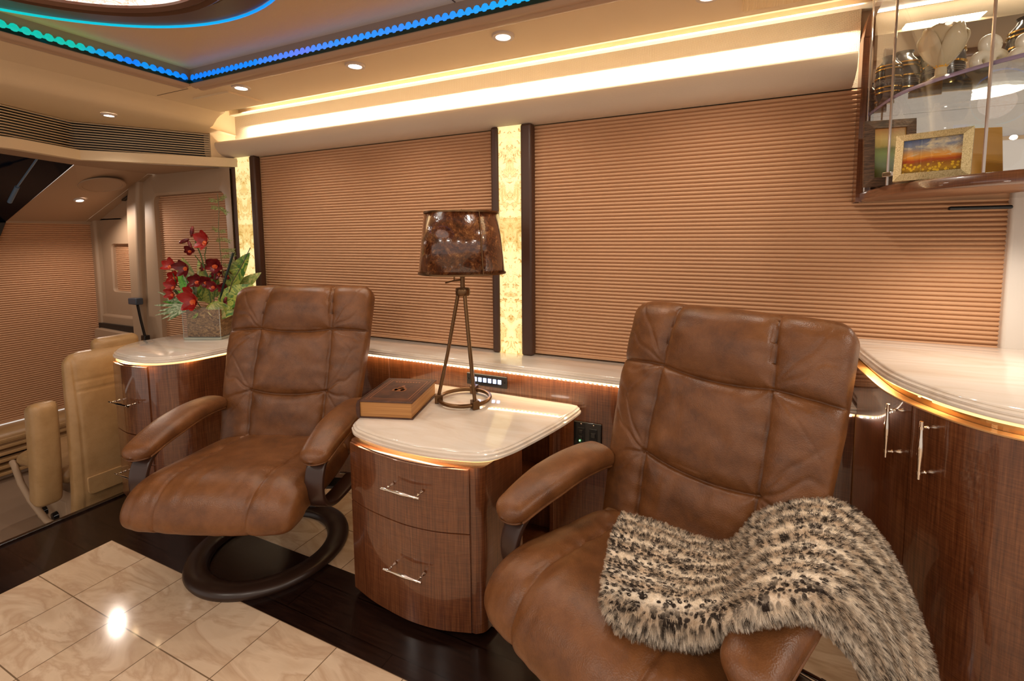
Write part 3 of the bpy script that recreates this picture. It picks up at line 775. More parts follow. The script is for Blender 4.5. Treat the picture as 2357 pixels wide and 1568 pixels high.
# ---- curved counter at the right
arc_r = [(.418, 2.318), (.419, 2.12), (.422, 2.00), (.431, 1.83), (.448, 1.74), (.474, 1.668), (.523, 1.576), (.577, 1.513), (.645, 1.472), (.76, 1.435), (.95, 1.412), (1.3, 1.40), (1.8, 1.40)]
arc_s = t2(spline(arc_r, 6))
cnt = thing('curved_counter', 'tall gloss brown cabinet with curved front at the right edge', 'cabinet', (0, 0, 0))
outl = ccw(arc_s+[(1.8, 2.318)])
MB().prism(inset(outl, .012), .06, 1.000).o('body', M['wood'], cnt, angle=45)
MB().prism(inset(outl, .07), .0, .06).o('plinth', M['black_m'], cnt, smooth=False)
iseam = min(range(len(arc_s)), key=lambda i: (arc_s[i][0]-.474)**2+(arc_s[i][1]-1.668)**2)
i0 = min(range(len(arc_s)), key=lambda i: abs(arc_s[i][1]-2.05)); i1 = min(range(len(arc_s)), key=lambda i: abs(arc_s[i][0]-1.0))
def gap(pts, g=.0015):
    a, c = Vector(pts[0]), Vector(pts[1]); e, f_ = Vector(pts[-1]), Vector(pts[-2])
    return [tuple(a+(c-a).normalized()*g)]+list(pts[1:-1])+[tuple(e+(f_-e).normalized()*g)]
dl = arc_front(gap(arc_s[i0:iseam+1]), .065, 1.008, 0, .012).o('door', M['wood'], cnt, angle=50)
dr = arc_front(gap(arc_s[iseam:i1+1]), .065, 1.008, 0, .012).o('door', M['wood'], cnt, angle=50)
pull(dl, (.462, 1.700, .918), (-.95, -.31), .082, True)
pull(dr, (.508, 1.600, .912), (-.86, -.51), .082, True)
mt = ccw(arc_s+[(1.8, 2.318)])
stone_slab('marble_top', mt, 1.045, 1.081, cnt)
MB().stack([(inset(mt, .035), 1.008), (inset(mt, .035), 1.045)]).o('lit_riser', simple('led_lit_riser_colour', (.55, .33, .13), .05, .6), cnt, smooth=False)  # gold colour paints the LED glow onto the recessed face
MB().sweep([(p[0], p[1], 1.008) for p in inset(mt, .004)[:1]] and [(x, y, 1.008) for x, y in arc_s], [(0, 0), (0, .004), (-.032, .004), (-.032, 0)]).o('top_lip', simple('lit_wood_lip', (.55, .30, .12), .2), cnt)  # lip wood coloured lighter, as if lit by the LED above
b = MB(); q = inset(outl, .030)
b.sweep([(x+.0, y, 1.037) for x, y in [(a+.018*(1 if a < .5 else .3), c+.018) for a, c in arc_s[i0-4:i1]]], [(0, 0), (.006, 0), (.006, .006), (0, .006)])
b.o('led_rail', M['glow'], cnt)
area('counter_led', (.60, 1.56, 1.043), .30, .015, .55, (1, .70, .36), (0, 0, -.75))
area('counter_led', (.45, 1.92, 1.043), .015, .30, .45, (1, .70, .36), (0, 0, .05))

# control strip and socket plate on the panelling
ct = thing('switch_strip', 'black strip with glowing blue-white buttons behind the lamp', 'switch', (-1.162, 2.068, .7725))
MB().box(-.118, .118, -.010, .0, -.031, .031).o('plate', M['black_m'], ct, bevel=.005)
bm_ = emis('blue_white_button', (.38, .55, 1.0), 4.5)
for i in range(6):
    x = -.075+i*.0285; MB().box(x, x+.019, -.0125, -.009, -.010, .012).o('button', bm_, ct, bevel=.002)
for s in (-1, 1): MB().lathe([(.0001, 0), (.004, 0), (.004, -.003), (.0001, -.004)], (s*.105, -.011, 0), 10, axis='y').o('screw', M['black'], ct)
ou = thing('socket_plate', 'glossy black double socket plate beside the desk', 'socket', (-.622, 2.068, .562))
MB().box(-.068, .068, -.010, 0, -.074, .074).o('plate', M['black'], ou, bevel=.004)
MB().box(-.048, -.012, -.014, -.009, -.048, .048).o('insert', M['black_m'], ou, bevel=.002)
MB().box(.010, .048, -.014, -.009, -.048, .048).o('insert', M['black_m'], ou, bevel=.002)
for z in (-.030, .0, .028): MB().box(-.040, -.020, -.019, -.013, z-.009, z+.009).o('port', M['black'], ou, bevel=.002)
MB().box(.018, .040, -.018, -.013, .006, .030).o('port', M['black'], ou, bevel=.002)
MB().sphere((-.034, -.020, -.014), .0035, 8).o('green_light', emis('green_led', (.2, 1, .25), 8), ou)
for (x, z) in ((-.03, .064), (-.03, -.064), (.03, .064), (.03, -.064)): MB().sphere((x, -.011, z), .004, 8, sc=(1, .5, 1)).o('screw', M['chrome'], ou)

# ================================================================== GLASS DISPLAY CABINET
dc = thing('display_cabinet', 'curved glass wall cabinet with dark wood base in the top right corner', 'display cabinet', (0, 0, 0))
darc = [(.430, 2.30), (.438, 2.12), (.455, 1.98), (.490, 1.885), (.545, 1.80), (.62, 1.715), (.72, 1.645), (.85, 1.60), (1.05, 1.57), (1.4, 1.56)]
ds = t2(spline(darc, 6)); do = ccw(ds+[(1.4, 2.30)])
MB().stack([(inset(do, .008), 1.636), (do, 1.642), (do, 1.668), (inset(do, .006), 1.674)]).o('wood_base', M['wood_h'], dc, angle=45)
b = MB(); pth = [(.418, 1.636), (.418, 2.20), (.420, 2.27), (.430, 2.33), (.447, 2.38), (.475, 2.42), (.51, 2.45)]
pp = t2(spline(pth, 5)); inn = [(x+.022, z-.0) for x, z in pp]; k = len(pp)
V = []; F = []
for y in (2.255, 2.32):
    V += [(x, y, z) for x, z in pp]; V += [(x, y, z) for x, z in inn]
for i in range(k-1):
    F += [(i, i+1, k+i+1, k+i), (2*k+i, 3*k+i, 3*k+i+1, 2*k+i+1), (i, 2*k+i, 2*k+i+1, i+1), (k+i, k+i+1, 3*k+i+1, 3*k+i)]
b.add(V, F); b.o('wood_side_trim', M['wood'], dc, angle=50)
MB().box(.46, 1.4, 2.285, 2.295, 1.675, 2.44).o('mirror_back', M['mirror'], dc, smooth=False)
def pane(pts, z0, z1, name='glass_pane', mat=None):
    b = MB(); n = len(pts); P = [(x, y, z0) for x, y in pts]+[(x, y, z1) for x, y in pts]
    b.add(P, [(i, i+1, n+i+1, n+i) for i in range(n-1)]); return b.o(name, mat or M['pane'], dc)
ic = min(range(len(ds)), key=lambda i: abs(ds[i][1]-2.0)); ie = min(range(len(ds)), key=lambda i: abs(ds[i][0]-.60))
dsi = [(x+.010, y+.006) for x, y in ds]
pane(dsi[2:ic+1], 1.675, 2.44); pane(dsi[ic:ie+1], 1.675, 2.44); pane(dsi[ie:], 1.675, 2.44)
edge_m = NT('bevelled_pane_edge'); edge_m.base((.55, .48, .44)); edge_m.set(Roughness=.08); edge_m.b.inputs['Metallic'].default_value = .7
for i in (2, ic, ie):
    MB().tube([(dsi[i][0], dsi[i][1], 1.675), (dsi[i][0], dsi[i][1], 2.44)], .0042 if i != 2 else .003, 8).o('pane_edge', edge_m.m, dc)
MB().box(-.016, .016, -.006, .006, -.008, .008).o('pane_clip', M['chrome'], dc, loc=(dsi[ic][0], dsi[ic][1]-.004, 1.712), rot=(0, 0, -.8), bevel=.002)
# shelf
so = [(x+.016, y+.012) for x, y in ds]; so = ccw(so+[(1.39, 2.28)]); so = [(x, min(y, 2.282)) for x, y in so]
b = MB(); b.prism(so, 1.967, 1.968); b.prism(so, 1.977, 1.978)
gsf = b.o('glass_shelf', M['pane'], dc, smooth=False)
b = MB(); b.sweep([(x+.016, min(y+.012, 2.28), 1.967) for x, y in ds], [(0, 0), (.003, .005), (0, .011), (-.004, .011), (-.004, 0)])
b.o('shelf_edge', simple('violet_glass_edge', (.42, .36, .62), .12, .2), dc)
MB().box(.45, 1.4, 2.0, 2.29, 2.44, 2.462).o('lit_top', M['white_paint'], dc, smooth=False)
MB().box(.50, 1.35, 2.10, 2.11, 2.432, 2.438).o('light_strip', M['lamp_white'], dc, smooth=False)

bar = tag(MB().box(-.09, .09, -.012, .012, -.007, .007).o('under_cabinet_bar', M['black'], bevel=.006), 'slim glossy black bar fixed just below the glass cabinet', 'bar')
bar.location = (.80, 2.262, 1.602)
MB_ = None

def photo(name, label, loc, rz, tilt, w, h, fw, matf, art, depth=.014, rough=None):
    t = thing(name, label, 'picture frame', loc); t.rotation_euler = (tilt, 0, rz)
    b = MB(); P = [(-w/2, 0), (w/2, 0), (w/2, h), (-w/2, h)]; Q = [(-w/2+fw, fw), (w/2-fw, fw), (w/2-fw, h-fw), (-w/2+fw, h-fw)]
    V = [(x, -depth*.5, z) for x, z in P]+[(x, -depth, z) for x, z in Q]+[(x, -depth*.4, z) for x, z in Q]+[(x, .006, z) for x, z in P]
    F = []
    for i in range(4):
        j = (i+1) % 4; F += [(i, j, 4+j, 4+i), (4+i, 4+j, 8+j, 8+i), (i, 12+i, 12+j, j)]
    F.append((12, 15, 14, 13)); b.add(V, F); b.o('frame', matf, t, smooth=False)
    MB().box(-w/2+fw-.001, w/2-fw+.001, -depth*.45, -depth*.38, fw-.001, h-fw+.001).o('picture', art, t, smooth=False)
    MB().add([(-.03, .006, h*.7), (.03, .006, h*.7), (.03, .075, .005), (-.03, .075, .005)], [(0, 1, 2, 3), (3, 2, 1, 0)]).o('easel_back', M['black_m'], t, smooth=False)
    return t
def art(name, z0, h, stops, dots=None, clouds=False):
    m = NT(name); v = m.coord(); sp = m.n('ShaderNodeSeparateXYZ'); m.l(v, sp.inputs[0])
    t = m.math('DIVIDE', m.math('SUBTRACT', sp.outputs[2], z0), h)
    nz = m.noise(v, 22, 4, .6)
    f = m.math('ADD', t, m.math('MULTIPLY', m.math('SUBTRACT', nz, .5), .14))
    col = m.ramp(f, stops)
    if clouds:
        vv = m.coord(scale=(8, 1, 20)); c = m.noise(vv, 1.6, 5, .65, 1)
        msk = m.math('MULTIPLY', m.ramp(c, [(.48, (0, 0, 0)), (.62, (1, 1, 1))]), m.math('GREATER_THAN', t, .45))
        col = m.mix(msk, col, (.70, .60, .40))
    if dots:
        vo = m.n('ShaderNodeTexVoronoi'); vo.inputs['Scale'].default_value = 110; m.l(v, vo.inputs['Vector'])
        msk = m.math('MULTIPLY', m.math('LESS_THAN', vo.outputs['Distance'], .42), m.math('LESS_THAN', t, .30))
        col = m.mix(msk, col, dots)
    m.base(col); m.set(Roughness=.25); m.b.inputs['Emission Strength'].default_value = 0
    return m.m
def gold_rough():
    m = NT('glitter_gold'); v = m.coord(); a = m.noise(v, 350, 3, .7); m.base(m.ramp(a, [(.35, (.42, .30, .13)), (.6, (.72, .58, .32))])); m.set(Roughness=.4, Metallic=.6); m.bump(a, .6, .002); return m.m
photo('picture_frame', 'gold glitter frame with sunflower field at sunset in the glass cabinet', (.538, 1.870, 1.676), -.42, -.14, .185, .150, .022, gold_rough(),
      art('sunset_field', .02, .115, [(.0, (.10, .06, .005)), (.12, (.45, .22, .01)), (.28, (.30, .10, .01)), (.36, (.42, .06, .01)), (.46, (.80, .32, .03)), (.58, (.62, .34, .12)), (.72, (.25, .27, .32)), (1, (.06, .14, .38))], (.75, .45, .02), True))
m_ = NT('bark_brown_frame'); v_ = m_.coord(scale=(30, 30, 260)); a_ = m_.noise(v_, 1, 4, .7); m_.base(m_.ramp(a_, [(.4, (.05, .025, .012)), (.65, (.17, .09, .045))])); m_.bump(a_, .6, .003); m_.set(Roughness=.55)
photo('picture_frame', 'dark brown wooden frame with green field picture behind the gold frame', (.478, 2.06, 1.676), .12, -.10, .155, .235, .030, m_.m,
      art('green_field', .03, .175, [(.0, (.08, .07, .01)), (.3, (.12, .16, .02)), (.48, (.22, .30, .03)), (.60, (.20, .22, .02)), (.66, (.62, .45, .10)), (.8, (.85, .62, .18)), (1, (.75, .33, .08))]))
b = MB(); b.box(-.055, .055, -.004, .004, 0, .17)
o = tag(b.o('amber_reflection', simple('amber_reflection', (.62, .30, .035), .25), bevel=.002), 'amber sheet standing in for a mirror reflection right of the gold frame', 'panel'); o.location = (.705, 1.99, 1.676); o.rotation_euler = (-.12, 0, .2)  # added sheet, its colour stands in for a reflection in the cabinet mirror

bpn = thing('beaded_plaque', 'black glossy plaque with gold beaded top edge at the far right of the cabinet', 'panel', (.865, 1.86, 1.676), -.15)
MB().box(-.10, .10, -.005, .005, 0, .115).o('black_sheet', M['black'], bpn, bevel=.001)
b = MB(); b.box(-.10, .10, -.006, .006, .115, .124)
for i in range(34): b.sphere((-.098+i*.006, -.007, .1195), .0026, 6)
b.o('gold_beading', simple('gold_bead', (.75, .52, .20), .2, .9), bpn)
o = tag(MB().box(-.022, .022, -.018, .018, 0, .030).o('black_box', M['black_m'], bevel=.004), 'small black box on the cabinet base in front of the black plaque', 'box'); o.location = (.745, 1.72, 1.676)
def vase(loc, label, s=1.0):
    t = thing('banded_vase', label, 'vase', loc, 0, 'dark vases with gold bands'); t.scale = (s, s, s)
    pr = [(.0001, 0), (.028, 0), (.036, .02), (.041, .06), (.043, .10), (.038, .135), (.026, .15), (.022, .16), (.026, .168)]
    MB().lathe(pr, n=28).o('body', simple('charcoal_glaze', (.05, .045, .045), .15), t)
    for z, r in ((.035, .040), (.052, .0418), (.088, .0443), (.118, .0425), (.130, .0405)):
        MB().lathe([(r-.003, z-.0035), (r+.0008, z-.002), (r+.0008, z+.002), (r-.003, z+.0035)], n=28).o('gold_band', simple('gold_band', (.80, .55, .20), .12, 1), t)
    for z, r in ((.066, .0425), (.071, .0428), (.076, .0432)):
        MB().lathe([(r-.002, z-.0009), (r+.0006, z), (r-.002, z+.0009)], n=28).o('white_line', M['white_panel'], t)
    return t
vase((.475, 2.12, 1.979), 'banded vase at the far left of the glass shelf', .95)
vase((.535, 2.20, 1.979), 'banded vase second from the left on the glass shelf', 1.15)
vase((.64, 2.16, 1.979), 'banded vase behind the glass flower', 1.35)
vase((.80, 2.02, 1.979), 'banded vase furthest right on the glass shelf', 1.15)

# art glass flower
fl = thing('glass_flower', 'clear and amber blown glass flower on the glass shelf', 'ornament', (.555, 1.895, 1.980)); fl.scale = (1.3, 1.3, 1.3)
gm = NT('amber_art_glass'); gm.base((1.0, .86, .60)); gm.set(Roughness=.03); gm.b.inputs['Transmission Weight'].default_value = .35; gm.b.inputs['IOR'].default_value = 1.35
def petal3(L, Wd, curl, cup, nx=8, ny=10):
    V = []; F = []
    for i in range(ny+1):
        t = i/ny; w = Wd*math.sin(PI*min(1, t*.93+.05))**.75; a = curl*t
        for j in range(nx+1):
            s = -1+2*j/nx; V.append((s*w, L*t*math.cos(a*.6), L*t*math.sin(a*.6)+cup*(s*s)*w))
    for i in range(ny):
        for j in range(nx): q = i*(nx+1)+j; F.append((q, q+1, q+nx+2, q+nx+1))
    return V, F
for k in range(5):
    V, F = petal3(.095, .040, 1.1, .6); o = obj('petal', V, F, gm.m, fl); sm = o.modifiers.new('thick', 'SOLIDIFY'); sm.thickness = .005; o.rotation_euler = (.55, 0, k*2*PI/5+.3); o.location = (0, 0, .03)
MB().sphere((0, 0, .04), .016, 12).o('amber_heart', simple('amber_heart', (.85, .45, .05), .1), fl)
MB().lathe([(.0001, 0), (.03, 0), (.012, .012), (.010, .04), (.0001, .045)]).o('foot', gm.m, fl)
wc = simple('white_ceramic', (.80, .74, .62), .15)
for (loc, s_, lb) in (((.655, 1.86, 1.979), 1.0, 'left white ceramic figure with round holes on the glass shelf'), ((.725, 1.84, 1.979), .85, 'right white ceramic figure with round holes on the glass shelf')):
    t = thing('ceramic_figure', lb, 'ornament', loc, .4, 'white ceramic figures'); t.scale = (s_,)*3
    b = MB()
    for (x, z, R_) in ((-.02, .030, .028), (.022, .034, .030), (.0, .078, .026)):
        ring = [(x+R_*math.cos(a)*.68, 0, z+R_*math.sin(a)*.68) for a in [2*PI*i/24 for i in range(25)]]
        b.tube(ring, .014, 10, caps=False)
    b.o('rings', wc, t)
cg = M['glass']
for (x, y, lb) in ((.50, 2.04, 'clear tumbler on the cabinet base behind the brown frame'), (.63, 2.10, 'clear tumbler on the cabinet base behind the gold frame'), (.70, 2.12, 'clear tumbler on the cabinet base near the amber reflection sheet')):
    t = thing('glass_tumbler', lb, 'glass', (x+.03, y+.10, 1.675), 0, 'clear tumblers')
    MB().lathe([(.0001, 0), (.030, 0), (.031, .012), (.033, .05), (.038, .11), (.036, .11), (.031, .05), (.028, .016), (.0001, .014)], n=24).o('bowl', M['pane'], t)

# ================================================================== LAMP
lp = thing('table_lamp', 'bronze tripod table lamp with mottled brown mica shade on the marble desk', 'lamp', (-1.182, 1.880, .720))
R0 = .122
b = MB(); ringp = [(R0*math.cos(a), R0*math.sin(a), .018) for a in [2*PI*i/48 for i in range(49)]]
b.tube(ringp, .0095, 12, caps=False); b.o('base_ring', M['bronze'], lp)
colz = .52
for k, a in enumerate((-2.55, -.62, 1.72)):
    c, s = math.cos(a), math.sin(a)
    blk = MB().box(-.019, .019, -.016, .016, -.020, .020).o('foot_block', M['bronze'], lp, loc=(R0*c, R0*s, .021), rot=(0, 0, a), bevel=.002)
    b = MB(); b.tube([(R0*c, R0*s, .035), (R0*c*.62, R0*s*.62, .24), (.022*c, .022*s, colz)], .0085, 12); b.o('leg', M['bronze'], lp)
MB().lathe([(.0001, .512), (.030, .512), (.034, .518), (.034, .545), (.030, .550), (.0001, .552)], n=28).o('collar', M['bronze'], lp)
b = MB(); b.lathe([(.011, .55), (.011, .60), (.016, .602), (.016, .612), (.011, .614), (.011, .635), (.018, .64), (.018, .66)], n=20); b.o('stem', M['bronze'], lp)
b = MB(); b.tube([(0, 0, .588), (-.03, -.03, .585), (-.062, -.052, .575)], .0038, 8); b.tube([(-.028, -.028, .585), (-.028, -.026, .640)], .0034, 8); b.o('switch_arm', M['bronze'], lp)
def mica():
    m = NT('mottled_mica'); v = m.coord(); a = m.noise(v, 16, 7, .75, 1.2); b_ = m.noise(v, 60, 5, .75, .6)
    f = m.math('ADD', m.math('MULTIPLY', a, .6), m.math('MULTIPLY', b_, .4))
    m.base(m.ramp(f, [(.38, (.022, .006, .004)), (.50, (.095, .028, .010)), (.58, (.22, .085, .028)), (.66, (.48, .27, .11))]))
    m.set(Roughness=.14); m.b.inputs['Coat Weight'].default_value = 1; m.b.inputs['Coat Roughness'].default_value = .04; m.bump(m.noise(v, 30, 4, .6), .35, .006); return m.m
b = MB(); b.lathe([(.203, .622), (.172, .902)], n=64)
sh = b.o('lamp_shade', mica(), lp); sm = sh.modifiers.new('t', 'SOLIDIFY'); sm.thickness = .003
for z, r in ((.622, .2035), (.902, .1725)): MB().lathe([(r-.003, z-.004), (r+.002, z-.004), (r+.0015, z+.004), (r-.003, z+.004)], n=64).o('shade_rim', M['bronze'], sh)
a_ = -.55
MB().tube([(.2045*math.cos(a_), .2045*math.sin(a_), .623), (.1735*math.cos(a_), .1735*math.sin(a_), .901)], .003, 6).o('shade_seam', M['bronze'], sh)
MB().tube([(-.170, 0, .898), (0, 0, .893), (.170, 0, .898)], .003, 6).o('spider', M['bronze'], lp)
MB().lathe([(.0001, .92), (.006, .915), (.004, .90), (.004, .66)], n=12).o('finial', M['bronze'], lp)
MB().sphere((0, 0, .72), .03, 14, sc=(1, 1, 1.25)).o('bulb', simple('unlit_bulb', (.8, .78, .72), .15), lp)

# ================================================================== BOOK
bk = thing('book', 'thick old brown hardback book with gilt edges on the marble desk', 'book', (-1.497, 1.512, .720), .30)
bw, bl, bh = .247, .335, .078
cov = NT('worn_brown_cover'); v_ = cov.coord(); a_ = cov.noise(v_, 12, 5, .7); cov.base(cov.ramp(a_, [(.35, (.035, .012, .007)), (.7, (.12, .042, .020))])); cov.set(Roughness=.5); cov.bump(cov.noise(v_, 120, 3, .6), .2, .002)
pg = NT('aged_page_edges'); v_ = pg.coord(scale=(2, 2, 420)); a_ = pg.noise(v_, 1, 3, .7); pg.base(pg.ramp(a_, [(.35, (.36, .15, .04)), (.65, (.58, .29, .09))])); pg.set(Roughness=.5)
MB().box(0, bw, 0, bl, 0, .006).o('back_cover', cov.m, bk, bevel=.002)
MB().box(0, bw, 0, bl, bh-.006, bh).o('front_cover', cov.m, bk, bevel=.002)
b = MB(); pr = [(-.003, 0), (-.010, .018), (-.012, bh/2), (-.010, bh-.018), (-.003, bh), (.006, bh), (.006, 0)]; k = len(pr)
b.add([(x, 0, z) for x, z in pr]+[(x, bl, z) for x, z in pr], [(i, i+k, (i+1) % k+k, (i+1) % k) for i in range(k)]+[tuple(range(k)), tuple(range(k, 2*k))[::-1]])
b.o('spine', cov.m, bk, angle=60)
MB().box(.005, bw-.008, .006, bl-.006, .006, bh-.006).o('page_block', pg.m, bk, smooth=False)
gd = simple('dull_gilt', (.34, .13, .05), .4, .3)
b = MB(); zt = bh+.0003
def fr_(mb, x0, x1, y0, y1, w):
    for (a, c, d, e) in ((x0, x1, y0, y0+w), (x0, x1, y1-w, y1), (x0, x0+w, y0, y1), (x1-w, x1, y0, y1)): mb.box(a, c, d, e, bh-.001, zt)
fr_(b, .022, bw-.02, .022, bl-.022, .002); fr_(b, .034, bw-.032, .036, bl-.036, .0035)
b.o('gilt_border', gd, bk, smooth=False)
b = MB()
for (x, y, sx, sy) in ((.5, .5, .11, .07), (.5, .56, .07, .05), (.42, .47, .05, .05), (.58, .47, .05, .05), (.5, .43, .12, .02), (.5, .62, .03, .05)):
    pts = [(bw*x+bw*sx*1.1*math.cos(q)*(1+.15*math.sin(5*q)), bl*y+bl*sy*.9*math.sin(q)) for q in [2*PI*i/20 for i in range(20)]]
    b.prism(pts, bh-.001, bh+.0006)
b.o('cover_ornament', gd, bk, smooth=False)
b = MB()
for i in range(9): b.box(bw*(.24+.058*i), bw*(.24+.058*i)+.009, bl*.80, bl*.80+.012, bh-.001, bh+.0006)
b.o('title_band', gd, bk, smooth=False)
# ================================================================== UPHOLSTERY
def smooth_path(pts, m):
    P = spline([Vector((a, c, 0)) for a, c in pts], 24); P = np.array([[p[0], p[1]] for p in P])
    d = np.r_[0, np.cumsum(np.hypot(*np.diff(P, axis=0).T))]; L = d[-1]; s = np.linspace(0, L, m)
    return np.c_[np.interp(s, d, P[:, 0]), np.interp(s, d, P[:, 1])], s, L
def pad(name, path, hw, ht, mat, parent, m=90, n=96, ex=3.2, sign=1, e0=.05, e1=.05, disp=None, xc=0, x_of=None, capw=.25):
    P, s, L = smooth_path(path, m)
    # cosine-ish resampling close to the rounded ends
    q = np.linspace(0, 1, m); q = q-.10*np.sin(2*PI*q)/(2*PI)*2.2; ss = np.clip(q, 0, 1)*L
    P = np.c_[np.interp(ss, s, P[:, 0]), np.interp(ss, s, P[:, 1])]; s = ss
    T = np.gradient(P, axis=0); T /= np.linalg.norm(T, axis=1)[:, None]+1e-12
    N = np.c_[-T[:, 1], T[:, 0]]*sign
    t = s/L; th = np.linspace(0, 2*PI, n, endpoint=False)
    c, sn = np.cos(th), np.sin(th)
    sx = np.sign(c)*np.abs(c)**(2/ex); sz = np.sign(sn)*np.abs(sn)**(2/ex)
    V = np.zeros((m, n, 3)); info = np.zeros((m, n, 4))
    for i in range(m):
        k = 1.0
        if s[i] < e0: k = math.sqrt(max(0, 1-((e0-s[i])/e0)**2))
        if L-s[i] < e1: k = math.sqrt(max(0, 1-((e1-(L-s[i]))/e1)**2))
        W = hw(t[i])*(1-capw*(1-k)); H = ht(t[i])*max(k, .02)
        if k < 1: W = hw(t[i])-min(e0 if s[i] < e0 else e1, hw(t[i]))*(1-k)*capw*4*.5
        x = sx*W; h = sz*H
        o_ = x_of(t[i]) if x_of else 0
        if disp is not None:
            w = np.sqrt(np.clip(sz, 0, 1))*k
            h = h+w*disp(x, t[i], s[i])
        V[i, :, 0] = xc+x+o_; V[i, :, 1] = P[i, 0]+N[i, 0]*h; V[i, :, 2] = P[i, 1]+N[i, 1]*h
    F = [(i*n+j, i*n+(j+1) % n, (i+1)*n+(j+1) % n, (i+1)*n+j) for i in range(m-1) for j in range(n)]
    V = V.reshape(-1, 3)
    k = len(V); V = np.vstack([V, [V[:n].mean(0)], [V[-n:].mean(0)]])
    F += [(k, (j+1) % n, j) for j in range(n)]+[(k+1, (m-1)*n+j, (m-1)*n+(j+1) % n) for j in range(n)]
    if sign < 0: F = [f[::-1] for f in F]
    o = obj(name, V, F, mat, parent, angle=180)
    return o, V, P, s
def wn(a, b_, c_=0.0): return mnoise.noise(Vector((a, b_, c_)))
def puff(d, r=.030): return 1-math.exp(-(abs(d)/r))
def groove(d, w=.0055): return -math.exp(-(d/w)**2)

ZS, Z1, Z2, ZT = .517, 1.001, .699, 1.236
def back_disp(seed, creases):
    L = (ZT-.40)*math.hypot(1, .318)
    def f(xs, t, s):
        z = .40+(ZT-.40)*t; out = []
        hs = .185+.015*math.sin(PI*min(1, max(0, (z-.45)/.7)))
        if z > Z1: hs -= .012*(z-Z1)/.2
        if z < Z2: hs += (Z2-z)*.02
        for x in xs:
            zb = z+.045*(x*x)/.04*.35 if z > .8 else z      # seams sag to the middle
            zc1 = Z1-.018*(1-min(1, (x/.2)**2)); zc2 = Z2-.02*(1-min(1, (x/.2)**2))
            dv = abs(abs(x)-hs); d1 = abs(z-zc1 if abs(x) < hs else z-Z1+.012*(abs(x)-hs)*4); d2 = abs(z-zc2) if abs(x) < hs+.01 else 9
            d = min(dv, d1, d2)
            v = .024*puff(d, .026)+.009*groove(dv, .0032)+.009*groove(d1, .0034)+(.009*groove(d2, .0034) if d2 < 1 else 0)
            if z > Z1 and abs(x) < hs: v += .022*math.sin(PI*min(1, (z-Z1)/(ZT-Z1)))*.9
            # creases running out of the seam crossings into the wings
            for (cz, ln) in creases:
                if abs(x) > hs-.005:
                    q = abs(x)-hs; fall = math.exp(-q/ln)
                    for (sl, am) in ((.55, .010), (-.30, .008), (1.3, .007), (-1.0, .005)):
                        v -= .75*am*fall*math.exp(-(((z-cz)-sl*q+.35*q*wn(q*14+sl*3, seed+cz*5, x*3))/(.005+.05*q))**2)*min(1, q/.012)
            # soft wrinkles
            near = math.exp(-d/.07)
            v += .0045*wn(x*9+seed, z*22, seed)*(.35+near)
            if abs(x) < hs and Z2 > z: v += .004*wn(x*26+seed, z*7, 3.1)
            if abs(x) < hs and Z2 < z < Z1: v += .0035*wn(x*16+z*9+seed, z*10-x*12, 7.7)
            out.append(v)
        return np.array(out)
    return f
def seat_disp(seed):
    def f(xs, t, s):
        out = []
        for x in xs:
            hx = .205-.02*(t > .5)*(t-.5)*2+(.0 if t > .18 else -(.18-t)*.35)
            dv = abs(abs(x)-hx); dr = abs(s-(.085+.22*max(0, abs(x)-hx)))
            d = min(dv, dr)
            v = .014*puff(d, .030)+.006*groove(dv, .003)+.006*groove(dr, .003)
            v += .0045*wn(x*7+seed, s*9, seed)+.003*math.exp(-dr/.05)*wn(x*40+seed, s*8)
            v += .0035*wn(x*5, s*30+seed, 2)*math.exp(-dv/.05)
            if t > .55: v += .004*wn(x*30+seed, s*5, 9)*min(1, (t-.55)*3)
            out.append(v)
        return np.array(out)
    return f
